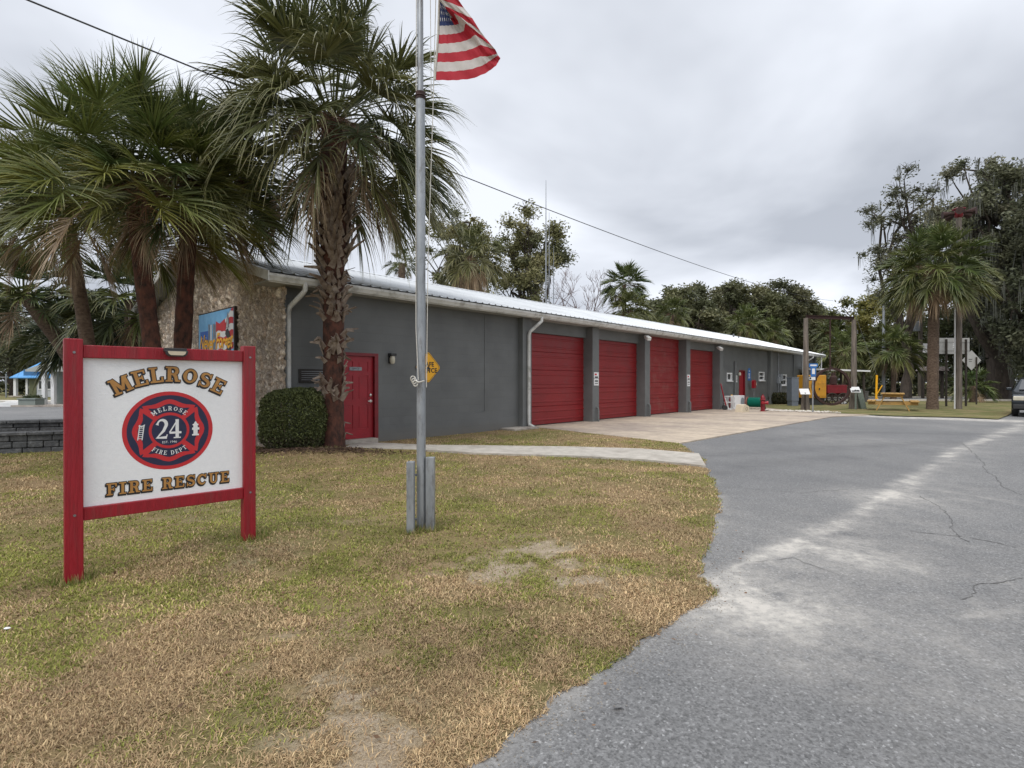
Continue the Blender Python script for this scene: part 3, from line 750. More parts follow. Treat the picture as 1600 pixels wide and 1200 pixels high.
# side door, windows
q=FB(); q.sbox(sdr[0]+.03,sdr[1]-.03,DM+.08,DM+.12,.03,ztd-.03); sdo=q.build('side_door',M['red'],root)
q=FB(); q.sbox(sdr[0]-.04,sdr[0]+.03,DM-.01,DM+.14,.03,ztd); q.sbox(sdr[1]-.03,sdr[1]+.04,DM-.01,DM+.14,.03,ztd); q.sbox(sdr[0]+.03,sdr[1]-.03,DM-.01,DM+.14,ztd-.03,ztd+.04); q.build('door_frame',M['darkred'],root)
def window(wn,midbar):
    a,b,z0,z1=wn; q=FB(); t=.07
    q.sbox(a,a+t,DM-.02,DM+.08,z0,z1); q.sbox(b-t,b,DM-.02,DM+.08,z0,z1); q.sbox(a+t,b-t,DM-.02,DM+.08,z0,z0+t); q.sbox(a+t,b-t,DM-.02,DM+.08,z1-t,z1)
    if midbar: q.sbox(a+t,b-t,DM+.0,DM+.06,(z0+z1)/2-.03,(z0+z1)/2+.03)
    f=q.build('window',M['white'],root)
    q=FB(); q.sbox(a+.03,b-.03,DM+.1,DM+.11,z0+.03,z1-.03); q.build('pane',M['glass'],f)
    q=FB(); q.sbox(a-.05,b+.05,DM-.07,DM-.02,z0-.05,z0); q.build('sill',M['white'],f)
window(winA,False); window(winB,True); window(winC,True)
# electrical gear
q=FB(); ms,mz=SZ(1215,594,DM); c=ms-s0; y=DM-D0
q.box(c-.15,c+.15,y-.14,y,mz-.22,mz+.22); q.box(c+.22,c+.6,y-.16,y,mz-.05,mz+.4); mo=q.build('meter_box',M['grey_box'],root,bevel=.01)
q=FB()
for dx_,k_ in ((-.08,.0),(.3,.25),(.5,.3)): q.tube([(c+dx_,y-.07,mz-.2),(c+dx_+.03,y-.07,.9),(c+dx_+k_*.6,y-.10,.3),(c+dx_+k_,y-.1,.0)],.035,6)
q.tube([(c-.08,y-.07,mz+.2),(c-.08,y-.07,3.4)],.03,6); q.build('conduit',M['galv'],mo)
q=FB(); s_=S(1239,DM)-s0; q.tube([(s_,DM-D0-.04,0),(s_,DM-D0-.04,3.4)],.045,8); s_=S(1147,DM)-s0; q.tube([(s_,DM-D0-.05,0),(s_,DM-D0-.05,2.6)],.06,8); q.build('vent_pipe',M['trimgrey'],root)
# roof vents
q=FB(); s_,z_=SZ(1146,524,14); q.tube([L_(s_,14,4.5),L_(s_,14,4.85)],.06,8); q.tube([L_(s_+1.0,14,4.5),L_(s_+1.0,14,4.75)],.05,8); q.build('vent_stack',M['steel'],roof)
# small porch post at the far end
q=FB(); 
for x_ in (1251,1280): 
    s_=S(x_,10.7)-s0; q.tube([(s_,-.3,0),(s_,-.3,3.4)],.04,8)
q.build('porch_post',M['white'],root)

# ================================================================= things on or by the station
def wallthing(name,label,cat,s,D,z,group=None): return thing(name,label,cat,SD(s,D,z),TH,group)
# mural panel on the stone end wall: local x runs along -D (towards the viewer on the right), y into the wall
def mural():
    # wall plane s = sStone; normal -s.   local x = -D direction, local y = +s direction
    sw=sStone-.11
    def onwall(x,y):
        k=(x-800)/F
        # X=cd*s-sd*D ; Y=sd*s+cd*D ; X=kY
        D=sw*(cd-k*sd)/(k*cd+sd); Y=sd*sw+cd*D
        return D,H+(HZ-y)*Y/F
    dR,zT=onwall(367,478); dL=dR+2.45; zB=zT-1.25; Wd=dL-dR
    o=thing('mural_panel','painted memorial panel with flag stripes, towers and yellow script on the stone wall','mural',SD(sw,dL,zB),TH-math.pi/2)
    hgt=zT-zB
    q=MB(); q.box(0,Wd,0,.05,0,hgt); q.build('frame',M['wood_dark'],o)
    def rect(mb,x0,x1,z0,z1,l,mi=0): mb.add([(x0,-.002*l,z0),(x1,-.002*l,z0),(x1,-.002*l,z1),(x0,-.002*l,z1)],[(0,1,2,3)],mi)
    def poly(mb,pts,l,mi=0): mb.add([(x,-.002*l,z) for x,z in pts],[tuple(range(len(pts)))],mi)
    m=MB(); e=.03
    rect(m,e,Wd-.06,e,hgt-e,1,0)                             # sky
    # wavy stripes at the right
    for j in range(7):
        xa=[Wd*.52+i*(Wd*.45)/14 for i in range(15)]
        zb=[hgt*(.04+.125*j)+.05*math.sin(i*.6+j*.25)+ .012*i for i in range(15)]
        top=[min(z+hgt*.125,hgt-e-.001) for z in zb]
        zb=[min(z,hgt-e-.002) for z in zb]
        vs=[(x,-.004,z) for x,z in zip(xa,zb)]+[(x,-.004,z) for x,z in zip(xa,top)]
        m.add(vs,[(i,i+1,i+16,i+15) for i in range(14)],1 if j%2==0 else 2)
    poly(m,[(Wd*.52,hgt*.78),(Wd*.66,hgt*.70),(Wd*.80,hgt*.82),(Wd*.93,hgt-e),(Wd*.52,hgt-e)],3,0)
    poly(m,[(Wd*.50,hgt*.55),(Wd*.62,hgt*.62),(Wd*.78,hgt*.55),(Wd*.76,hgt*.80),(Wd*.62,hgt*.72),(Wd*.52,hgt*.78)],4,1)
    rect(m,Wd*.06,Wd*.30,hgt*.12,hgt*.62,3,5)                # blue field
    for tx in (.31,.37,.44,.49):
        rect(m,Wd*tx,Wd*(tx+.035),hgt*.10,hgt*(.74+.03*math.sin(tx*50)),5,4 if tx not in (.37,) else 2)
    for st in range(8):
        cx=Wd*(.09+.05*(st%4)); cz=hgt*(.3+.18*(st//4)); pts=[]
        for a_ in range(10):
            rr=.035 if a_%2==0 else .014; pts.append((cx+rr*math.sin(a_*math.pi/5),cz+rr*math.cos(a_*math.pi/5)))
        poly(m,pts,6,2)
    # dark bent figure shape and white plume
    poly(m,[(Wd*.80,hgt*.05),(Wd*.90,hgt*.05),(Wd*.915,hgt*.35),(Wd*.88,hgt*.52),(Wd*.84,hgt*.60),(Wd*.79,hgt*.58),(Wd*.77,hgt*.5),(Wd*.82,hgt*.42)],6,3)
    poly(m,[(Wd*.79,hgt*.60),(Wd*.87,hgt*.62),(Wd*.865,hgt*.75),(Wd*.835,hgt*.93),(Wd*.805,hgt*.78)],6,4)
    poly(m,[(Wd*.81,hgt*.62),(Wd*.83,hgt*.62),(Wd*.835,hgt*.86)],7,2)
    mats=[pm('mural_sky',(.22,.50,.78),(.14,.38,.66),3,.5),M['embred'],M['white'],M['black'],pm('mural_grey',(.28,.28,.30),(.18,.18,.2),9,.5),pm('mural_blue',(.04,.16,.55),(.03,.1,.4),5,.5)]
    m.build('picture',mats,o)
    t=MB(); addtxt(t,'Never Forget',lambda u,v:(Wd*.50+u*.92,-.018,hgt*.36+v*1.15+.02*math.sin(u*6)),.46,.35,.95,.008,0)
    t.build('lettering',M['yellow'],o)
mural()

# safe place diamond sign on the wall
s_,z_=SZ(668,574,DM)
o=wallthing('safe_place_sign','yellow diamond sign reading safe place on the grey wall behind the flagpole','sign',s_,DM-.03,z_)
r_=.415
q=MB(); 
def rdiam(r,y0,y1,c=.05):
    pts=[]
    for a_ in range(4):
        an=a_*math.pi/2; ux,uz=math.cos(an),math.sin(an); vx,vz=-uz,ux
        for t_ in (-c,-c*.4,c*.4,c):
            kk=r-abs(t_)-(c-abs(t_))*.35; pts.append((ux*kk+vx*t_,uz*kk+vz*t_))
    return pts
q.prism(rdiam(r_,0,0),0,.006); q.build('panel',M['yellow'],o)
q=MB(); outer=rdiam(r_-.025,0,0); inner=rdiam(r_-.036,0,0); n=len(outer)
q.add([(x,-.002,z) for x,z in outer]+[(x,-.002,z) for x,z in inner],[(i,(i+1)%n,(i+1)%n+n,i+n) for i in range(n)])
addtxt(q,'SAFE',lambda u,v:(u+.01,-.0025,.075+v),.165,0,1.05,.005)
addtxt(q,'PL',lambda u,v:(u-.17,-.0025,-.085+v),.165,0,1.05,.005)
addtxt(q,'CE',lambda u,v:(u+.19,-.0025,-.085+v),.165,0,1.05,.005)
q.add([(x,-.0028,z) for x,z in [(-.095,-.045),(0,.03),(.095,-.045),(.06,-.045),(.06,-.14),(.025,-.14),(.025,-.06),(-.025,-.06),(-.025,-.14),(-.06,-.14),(-.06,-.045)]],[tuple(range(11))])
q.lathe([(.02,-.0035),(.02,-.003)],(0,0,-.085),10,axis='y')
q.build('lettering',M['letterblack'],o)
# dark plaque left of the door
s_,z_=SZ(489,587.5,DM)
o=wallthing('wall_plaque','dark rectangular bronze plaque on the grey wall beside the palm trunk','plaque',s_,DM-.02,z_)
q=MB(); q.box(-.33,.33,0,.02,-.15,.15); q.build('panel',pm('bronze',(.04,.036,.034),(.06,.055,.05),20,.5,.4),o,bevel=.006)
q=MB(); 
for j in range(5): q.box(-.27,.27-.05*(j%2),-.004,0,.09-.045*j,.105-.045*j)
q.build('raised_text',M['steel'],o)
# notices on pilasters
def notice(px_,py_,label,hh,grp='white notices on the pilasters'):
    s_,z_=SZ(px_,py_,DP); o=wallthing('notice_sign',label,'notice',s_,DP-.012,z_,grp)
    q=MB(); q.box(-.15,.15,0,.01,-hh,hh*.05); q.box(-.15,.15,0,.01,hh*.12,hh); q.build('panel',M['white'],o)
    q=MB(); q.box(-.11,.02,-.003,0,hh*.55,hh*.8); q.build('red_mark',M['embred'],o)
    q=MB()
    for z__ in (.32,.2,-.25,-.4,-.7): q.box(-.10,.10,-.003,0,hh*z__-.012,hh*z__+.012)
    q.build('print',M['letterblack'],o)
notice(931.5,592,'white two-part notice on the pillar right of the nearest garage door',.24)
notice(1075.7,594.5,'white two-part notice on the pillar right of the third garage door',.27)

# splash block
v=G(812,672); o=tag(MB().box(-.55,.55,-.3,.3,0,.06).build('splash_slab',M['conc'],bevel=.01),'small flat pale slab in the grass under the downspout','slab'); o.location=(v.x,v.y,.02); o.rotation_euler=(0,0,TH)

# ================================================================= SIGN
P1=Vector((-3.075,3.85,0)); sdv=Vector((.729,.685,0)).normalized(); TS=math.atan2(sdv.y,sdv.x)
W_=1.066
sg=thing('welcome_sign','white fire rescue sign with round emblem between two red posts on the lawn','sign',P1+Vector((0,0,0)),TS)
zt,zb_=1.623,.552; pw=.105
q=MB(); q.box(-pw,0,-.045,.055,-.05,1.757); q.build('post',M['signred'],sg,bevel=.006)
q=MB(); q.box(W_,W_+pw-.01,-.045,.055,-.05,1.757); q.build('post',M['signred'],sg,bevel=.006)
q=MB(); q.box(.001,W_-.001,-.03,.05,zt,zt+.092); q.build('rail',M['signred'],sg,bevel=.005)
q=MB(); q.box(.001,W_-.001,-.03,.05,zb_-.092,zb_); q.build('rail',M['signred'],sg,bevel=.005)
panelm=pm('sign_panel_white',(.86,.86,.86),(.80,.805,.81),30,.5,bump=.18,bscale=90,lo=.3,hi=.7)
q=MB(); q.box(.0005,W_-.0005,0,.02,zb_+.0005,zt-.0005); panel=q.build('panel',panelm,sg)
q=MB()
for (x_,z_) in ((-.05,1.66),(-.05,.51),(W_+.05,1.66),(W_+.05,.51)):
    q.lathe([(.009,-.048),(.009,-.0455),(.004,-.0455)],(x_,0,z_),10,axis='y')
q.build('screw',M['steel'],sg)
# little solar lamp
q=MB(); q.box(-.075,.075,-.055,.03,-.005,.02); q.prism([(-.078,.0),(.078,.0),(.07,-.03),(.05,-.045),(-.05,-.045),(-.07,-.03)],-.09,-.052)
lo=q.build('solar_lamp',M['black'],sg,bevel=.003,loc=(.562,-.03,zt+.07))
q=MB(); q.prism([(-.062,-.006),(.062,-.006),(.055,-.026),(.04,-.036),(-.04,-.036),(-.055,-.026)],-.096,-.0905); q.build('lens',M['tan'],lo)

class Glyph:
    pass
def ribbon(mb,pts,ws,mapf,lay,mi):
    pts=[Vector(p) for p in pts]; k=len(pts)
    if not hasattr(ws,'__len__'): ws=[ws]*k
    L=[];Rr=[]
    closed=(pts[0]-pts[-1]).length<1e-6
    for i,p in enumerate(pts):
        if closed and i in (0,k-1): a=pts[-2]; b=pts[1]; 
        else: a=pts[max(i-1,0)]; b=pts[min(i+1,k-1)]
        d1=(p-a); d2=(b-p)
        if d1.length<1e-7: d1=d2
        if d2.length<1e-7: d2=d1
        d1.normalize(); d2.normalize(); t=(d1+d2)
        if t.length<1e-6: t=d1
        t.normalize(); nrm=Vector((-t.y,t.x)); c=max(.5,abs(nrm.dot(Vector((-d1.y,d1.x)))))
        L.append(p+nrm*ws[i]/2/c); Rr.append(p-nrm*ws[i]/2/c)
    vs=[mapf(a.x,a.y,lay) for a in L]+[mapf(a.x,a.y,lay) for a in Rr]
    mb.add(vs,[(i,i+1,i+k+1,i+k) for i in range(k-1)],mi)
def arc(cx,cy,rx,ry,a0,a1,n=14): return [(cx+rx*math.cos(R(a0+(a1-a0)*i/n)),cy+ry*math.sin(R(a0+(a1-a0)*i/n))) for i in range(n+1)]
w_=.21; t_=.11
GL={
 'I':(.52,[([(.26,0),(.26,1)],w_),([(0,t_/2),(.52,t_/2)],t_),([(0,1-t_/2),(.52,1-t_/2)],t_)]),
 'E':(.78,[([(.22,0),(.22,1)],w_),([(0,1-.06),(.74,1-.06)],.12),([(0,.06),(.78,.06)],.12),([(.22,.5),(.52,.5)],.12),([(.69,.74),(.69,1)],.11),([(.72,0),(.72,.30)],.12),([(.53,.36),(.53,.64)],.09)]),
 'F':(.74,[([(.22,0),(.22,1)],w_),([(0,.94),(.74,.94)],.12),([(0,t_/2),(.46,t_/2)],t_),([(.22,.48),(.52,.48)],.12),([(.69,.70),(.69,1)],.11),([(.53,.34),(.53,.62)],.09)]),
 'L':(.74,[([(.22,0),(.22,1)],w_),([(0,.945),(.46,.945)],t_),([(0,.06),(.74,.06)],.12),([(.68,0),(.68,.34)],.12)]),
 'R':(.86,[([(.22,0),(.22,1)],w_),([(0,.945),(.25,.945)],t_),([(0,t_/2),(.42,t_/2)],t_),([(.2,.94),(.46,.94)]+arc(.46,.72,.20,.215,80,-80,8)+[(.46,.505),(.2,.505)],[.12]*2+[.13,.17,.2,.2,.2,.2,.2,.17,.13]+[.12]*2),([(.42,.50),(.58,.36),(.64,.06)],[.12,.2,.2]),([(.56,t_/2),(.86,t_/2)],t_)]),
 'M':(1.1,[([(.2,0),(.2,1)],.18),([(.9,0),(.9,1)],w_),([(0,t_/2),(.42,t_/2)],t_),([(.68,t_/2),(1.1,t_/2)],t_),([(0,.945),(.3,.945)],t_),([(.8,.945),(1.1,.945)],t_),([(.22,.98),(.55,.2)],.2),([(.88,.98),(.55,.2)],.16)]),
 'O':(.86,[(arc(.43,.5,.31,.405,0,360,28),[.235-.10*abs(math.sin(R(360*i/28))) for i in range(29)])]),
 'S':(.74,[([(.63,.78)]+arc(.37,.74,.24,.20,20,180,10)+[(.14,.66),(.22,.58),(.50,.47),(.60,.38),(.62,.30)]+arc(.37,.26,.245,.20,0,-165,10),[.08,.09,.1,.11,.12,.13,.14,.15,.16,.18,.19,.19,.19,.2,.2,.2,.2,.2,.19,.18,.16,.14,.13,.12,.11,.1,.09,.08][:27]),([(.66,.66),(.66,1)],.09),([(.08,0),(.08,.36)],.09)]),
 'C':(.82,[(arc(.44,.5,.32,.41,40,322,22),[.1+.12*math.sin(math.pi*i/22) for i in range(23)]),([(.73,.64),(.73,1)],.10)]),
 'U':(.90,[([(.22,1),(.22,.38)]+arc(.45,.36,.23,.28,180,360,12)+[(.68,.38),(.68,1)],[.21,.21]+[.2,.19,.17,.15,.14,.13,.13,.13,.13,.13,.13,.13,.13]+[.13,.13]),([(.0,.945),(.44,.945)],t_),([(.52,.945),(.90,.945)],t_)]),
 ' ':(.42,[]),
}
def slab(mb,ch,org,ang,h,wf,mi,lay0,grow=0,off=(0,0),base=None):
    wd,strokes=GL[ch]; c,s=math.cos(ang),math.sin(ang)
    for j,(pts,ws) in enumerate(strokes):
        ws2=[x+grow*2/h for x in ws] if hasattr(ws,'__len__') else ws+grow*2/h
        if hasattr(ws2,'__len__') and len(ws2)!=len(pts): ws2=[ws2[min(i,len(ws2)-1)] for i in range(len(pts))]
        P=[Vector(p) for p in pts]
        closed=(P[0]-P[-1]).length<1e-6
        if grow and not closed:
            d=(P[0]-P[1]).normalized(); P[0]=P[0]+d*grow/h; d=(P[-1]-P[-2]).normalized(); P[-1]=P[-1]+d*grow/h
        def mapf(x,y,l):
            xx=(x-wd/2)*h*wf; yy=(y-.5)*h
            return (org[0]+xx*c-yy*s+off[0], -lay0-l*.00006, org[1]+xx*s+yy*c+off[1])
        ribbon(mb,P,ws2,mapf,j,mi)
let=MB()
def letters(word,h,wf,place):
    for i,ch in enumerate(word):
        org,ang=place(i)
        if ch==' ': continue
        slab(let,ch,org,ang,h,wf,0,.0012,grow=.0055)
        slab(let,ch,org,ang,h,wf,0,.0020,grow=.0055,off=(-.005,-.008))
        slab(let,ch,org,ang,h,wf,1,.0030)
# MELROSE along an arc
cx_,cz_,Rad=.545,1.512-.655,.655
word='MELROSE'; hh=.118; wfm=.98; adv=[GL[c][0]*hh*wfm for c in word]; gap=.026; tot=sum(adv)+gap*6; sc_=.845/tot
pos=[];x=-tot/2
for a_ in adv: pos.append(x+a_/2); x+=a_+gap
def plM(i):
    th=pos[i]*sc_/Rad*.94; return (cx_+Rad*math.sin(th),cz_+Rad*math.cos(th)),-th*.86
letters(word,hh,wfm*sc_,plM)
word='FIRE RESCUE'; hh=.088; adv=[GL[c][0]*hh for c in word]; gap=.016; tot=sum(adv)+gap*10; tgt=.825; f_=tgt/tot; pos2=[];x=-tot/2
for a_ in adv: pos2.append(x+a_/2); x+=a_+gap
letters(word,hh,f_,lambda i:((.548+pos2[i]*f_,.66+.0),0))
let.build('lettering',[M['letterblack'],M['gold']],panel)
# emblem
em=MB(); ecx,ecz,er=.533,1.072,.305
def disc(mb,r,lay,mi,n=64,r0=0):
    vs=[(ecx+r*math.cos(2*math.pi*i/n),-lay,ecz+r*math.sin(2*math.pi*i/n)) for i in range(n)]
    mb.add(vs,[tuple(range(n))],mi)
disc(em,er,.0010,0); disc(em,er*.905,.0014,1)
def rad(a,full=True):
    a=abs(a)           # degrees from the arm axis
    t=np.interp(a,[0,8,16,24,31,38,43],[.80,.785,.755,.745,.765,.82,.86]); return t
pts=[]
for arm in range(4):
    for a_ in np.linspace(-43,43,23): 
        r1=rad(a_)*er; th=R(90*arm+a_); pts.append((r1*math.cos(th),r1*math.sin(th)))
    th=R(90*arm+45); pts.append((er*.79*math.cos(th),er*.79*math.sin(th)))
em.add([(ecx+x,-.0018,ecz+z) for x,z in pts],[tuple(range(len(pts)))],0)
for arm in range(4):
    pts=[]
    for a_ in np.linspace(-39,39,19):
        r1=(rad(a_*1.06)-.115)*er; th=R(90*arm+a_); pts.append((r1*math.cos(th),r1*math.sin(th)))
    for a_ in np.linspace(37.5,-37.5,11):
        th=R(90*arm+a_); pts.append((.45*er*math.cos(th),.46*er*math.sin(th)))
    em.add([(ecx+x,-.0022,ecz+z) for x,z in pts],[tuple(range(len(pts)))],1)
disc(em,er*.445,.0026,0); disc(em,er*.388,.0030,1)
emb=em.build('emblem',[M['embred'],M['navy']],panel)
wl=MB(); 
def em_(x,y,l=0): return (ecx+x*er,-.0036-l*.00006,ecz+y*er)
def e2(x,y,l=0): return em_(x,y*1.18+.03,l)
# 2 and 4 with thick and thin strokes
two=[(-.27,.10)]+[( -.165+.095*math.cos(R(a)),.11+.095*math.sin(R(a))) for a in range(165,-31,-20)]+[(-.13,-.03),(-.20,-.10),(-.27,-.175),(-.06,-.175)]
ribbon(wl,two,[.07,.04,.035,.035,.04,.05,.06,.07,.075,.075,.07,.06,.04,.035,.06][:len(two)],e2,0,0)
ribbon(wl,[(-.075,-.19),(-.05,-.11)],.025,e2,1,0)
ribbon(wl,[(.17,-.20),(.17,.21)],.075,e2,2,0); ribbon(wl,[(.185,.205),(.0,-.075)],.03,e2,3,0); ribbon(wl,[(.0,-.08),(.265,-.08)],.045,e2,4,0); ribbon(wl,[(.09,-.19),(.25,-.19)],.025,e2,5,0)
addtxt(wl,'EST. 1946',lambda u,v:(ecx+u,-.0036,ecz-.30*er+v),.025)
GL['D']=(.86,[([(.2,0),(.2,1)],.2),([(0,.945),(.3,.945)],t_),([(0,t_/2),(.3,t_/2)],t_),([(.2,.94),(.42,.94)]+arc(.42,.5,.33,.43,85,-85,12)+[(.42,.06),(.2,.06)],[.11,.12]+[.13,.15,.17,.19,.21,.22,.22,.22,.21,.19,.17,.15,.13]+[.12,.11])])
GL['P']=(.80,[([(.22,0),(.22,1)],w_),([(0,.945),(.25,.945)],t_),([(0,t_/2),(.44,t_/2)],t_),([(.2,.94),(.46,.94)]+arc(.46,.70,.22,.235,80,-80,8)+[(.46,.465),(.2,.465)],[.12]*2+[.13,.17,.2,.2,.2,.2,.2,.17,.13]+[.12]*2)])
GL['T']=(.84,[([(.42,0),(.42,1)],w_),([(0,.945),(.84,.945)],t_),([(.2,t_/2),(.64,t_/2)],t_),([(.05,.68),(.05,1)],.09),([(.79,.68),(.79,1)],.09)])
def arctxt(s,h,rr,up,wf=.95,gap=.011):
    ad=[GL[c][0]*h*wf for c in s]; tot=sum(ad)+gap*(len(s)-1); x=-tot/2
    for c,w0 in zip(s,ad):
        th=(x+w0/2)/rr; x+=w0+gap
        sg_=1 if up else -1
        slab(wl,c,(ecx+rr*math.sin(th),ecz+sg_*rr*math.cos(th)),-th*sg_,h,wf,0,.0036,grow=-.0004)
arctxt('MELROSE',.034,.565*er,True); arctxt('FIRE DEPT',.033,.575*er,False,.85,.007)
# ladder
for sx in (-.66,-.57): ribbon(wl,[(sx-.02,-.21),(sx+.025,.17)],.022,em_,6,0)
for j in range(7): yy_=-.17+.052*j; xo=(yy_+.02)*.12; ribbon(wl,[(-.655+xo,yy_),(-.575+xo,yy_)],.016,em_,7,0)
ribbon(wl,[(-.66,.15),(-.60,.12),(-.53,.17)],.022,em_,8,0)
# hydrant
hp=[(.53,-.15),(.69,-.15),(.69,-.11),(.66,-.11),(.66,.0),(.70,.0),(.70,.06),(.66,.06),(.66,.12),(.68,.12),(.68,.15),(.65,.16),(.63,.205),(.61,.23),(.59,.205),(.57,.16),(.54,.15),(.54,.12),(.56,.12),(.56,.06),(.53,.06),(.53,.0),(.56,.0),(.56,-.11),(.53,-.11)]
wl.add([em_(x-.02,y-.02,2) for x,y in hp],[tuple(range(len(hp)))])
wl.build('white_marks',M['white'],emb)

# ================================================================= FLAGPOLE + FLAG
YP=5.2; px_=(658-800)/F*YP
fp=thing('flagpole','tall weathered galvanised flagpole clamped between two square steel stubs on the lawn','flagpole',(px_,YP,0))
zc=H+(HZ-152)*YP/F
q=MB(); q.tube([(0,0,.0),(0,0,2),(-.005,0,zc)],[.0435,.0435,.043],18); q.tube([(-.005,0,zc),(-.01,0,9.2)],[.029,.027],18); q.build('pole',M['galv'],fp,smooth=True)
q=MB(); q.tube([(-.005,0,zc-.03),(-.005,0,zc+.04)],.047,18); q.lathe([(.049,zc-.005),(.054,zc),(.049,zc+.01)],(-.005,0,0),18); q.build('collar',M['rust'],fp,smooth=True)
def chan(x0,x1,y,zt_,name='stub_post'):
    q=MB(); t=.008; d=.085
    q.box(x0,x1,y,y+t,0,zt_); q.box(x0,x0+t,y+t,y+d,0,zt_-.002); q.box(x1-t,x1,y+t,y+d,0,zt_-.002); q.box(x0+.001,x1-.001,y+d,y+d+t,0,zt_-.004)
    q.box(x0+t,x1-t,y+t,y+d,0,zt_-.02)
    return q.build(name,M['galv'],fp,bevel=.003)
chan(-.112,-.045,-.16,.70); chan(.048,.130,-.04,.725)
q=MB(); q.bar((-.12,.0,.12),(.13,.03,.12),.02); q.bar((-.12,.0,.55),(.13,.03,.55),.02); q.build('bolt',M['steel'],fp)
# halyard rope and cleat knot
kn=A(648,594,YP-.06)-Vector((px_,YP,0))
q=MB(); q.tube([kn+Vector((.035,0,0)),(-.044,-.03,kn.z+.5),(-.044,-.02,3.2),(-.035,0,9.0)],.0045,6)
q.tube([(.055,-.02,1.4),(.07,-.02,2.6),(.12,0,4.2),(.145,0,5.2)],.0042,6); q.tube([(.10,0,4.2),(.055,0,9.0)],.0035,6)
for a_ in range(3): 
    c=kn+Vector((-.015+.012*a_,-.01,.012-.022*a_)); q.tube([c+Vector((.022*math.cos(th),.006*math.sin(2*th),.026*math.sin(th))) for th in np.linspace(0,6.1,12)],.0065,6)
q.tube([kn+Vector((0,-.01,0)),kn+Vector((.05,-.045,-.02)),kn+Vector((.10,-.04,-.005))],.007,6)
q.build('halyard',M['rope'],fp,smooth=True)
def flag():
    # row boundaries of the draped cloth (photo pixels at the pole's distance) with depth of each fold in metres
    rows=[[(681,126,0),(710,126.5,0),(738,124,-.01),(760,115,-.03),(775,104,-.05),(782,92,-.06)],
          [(681.5,112.5,0),(708,112.5,0),(735,109.5,-.01),(755,103,-.03),(767,95,-.05),(778,87.5,-.06)],
          [(683,98,0),(706,98,0),(735,95,-.01),(751,89,-.035),(762,89.5,-.07),(777,85,-.08)],
          [(684,84,0),(704,83.5,0),(728,80.5,-.01),(744,75,-.03),(750,71,-.085),(774,78.5,-.09)],
          [(685,69.5,0),(702,69,0),(722,66.5,-.01),(735,62,-.015),(742,55,-.10),(771,75,-.10)],
          [(686,55.5,0),(701,55,0),(716,53,-.01),(725,50,.0),(727,37,-.11),(761,63,-.11)],
          [(686.5,41.5,0),(698,41.5,0),(710,40.5,-.01),(718,39,.01),(709,21,-.12),(750,49,-.12)],
          [(687,27,0),(696,28,0),(704,29,-.01),(708,30,.01),(693,9.5,-.13),(738,30,-.13)],
          [(687.5,13,0),(694,15,0),(699,17,-.01),(702,19,.01),(683,-2,-.14),(725,14,-.14)],
          [(688,-1,0),(692,2,0),(696,5,-.01),(698,8,.01),(678,-12,-.15),(717,2,-.15)],
          [(688.5,-15,0),(692,-12,0),(695,-9,-.01),(697,-5,.01),(675,-24,-.16),(710,-12,-.16)],
          [(689,-29,0),(692,-26,0),(695,-23,-.01),(697,-19,.01),(673,-38,-.17),(704,-26,-.17)],
          [(689.5,-43,0),(692,-40,0),(695,-37,-.01),(697,-33,.01),(672,-52,-.18),(699,-40,-.18)],
          [(690,-57,0),(692,-54,0),(695,-51,-.01),(697,-47,.01),(672,-66,-.19),(695,-54,-.19)]]
    US=[0,.2,.4,.56,.74,1.0]
    rows=np.array(rows,float)
    nu,nv=60,65
    P=np.zeros((nv+1,nu+1,3))
    for j in range(nv+1):
        k=13*j/nv; k0=min(12,int(k)); fr=k-k0
        rr=rows[k0]*(1-fr)+rows[k0+1]*fr
        for i in range(nu+1):
            u=i/nu; ss=0; tot=0
            for du in (-.03,-.015,0,.015,.03):
                uu=min(1,max(0,u+du)); ss=ss+np.array([np.interp(uu,US,rr[:,c]) for c in range(3)]); tot+=1
            x,y,dz=ss/tot
            if i==0: x,y,dz=rr[0]
            if i==nu: x,y,dz=rr[-1]
            dep=YP-.02+dz+.0035*math.sin(u*75+k*1.3)*min(1,u*8)+.006*math.sin(u*23+k*2.0)*min(1,u*5)
            P[j,i]=A(x,y+.35*math.sin(u*60+k),dep)
    fl=thing('flag','wind-draped striped national flag flying from the flagpole top','flag',tuple(P[0,0]))
    o=np.array(P[0,0])
    flagred=pm('flag_red',(.46,.012,.03),(.38,.01,.022),4,.75); flagw=pm('flag_white',(.62,.58,.55),(.52,.48,.46),5,.8); flagb=pm('flag_blue',(.02,.045,.16),(.02,.035,.12),5,.8)
    strp=MB(); can=MB()
    cu=.40; 
    def pt(u,v):
        x=u*nu; y=v*nv; i=min(int(x),nu-1); j=min(int(y),nv-1); a=x-i;b=y-j
        return (P[j,i]*(1-a)*(1-b)+P[j,i+1]*a*(1-b)+P[j+1,i]*(1-a)*b+P[j+1,i+1]*a*b)-o
    for k in range(13):
        sub=3; u0=cu if k>=6 else 0; nn_=40
        for q_ in range(sub):
            for i in range(nn_):
                ua=u0+(1-u0)*i/nn_; ub=u0+(1-u0)*(i+1)/nn_; va=(k+q_/sub)/13; vb=(k+(q_+1)/sub)/13
                strp.add([pt(ua,va),pt(ub,va),pt(ub,vb),pt(ua,vb)],[(0,1,2,3)],0 if k%2==0 else 1)
    for j in range(21):
        for i in range(14):
            ua=cu*i/14; ub=cu*(i+1)/14; va=(6+7*j/21)/13; vb=(6+7*(j+1)/21)/13
            can.add([pt(ua,va),pt(ub,va),pt(ub,vb),pt(ua,vb)],[(0,1,2,3)])
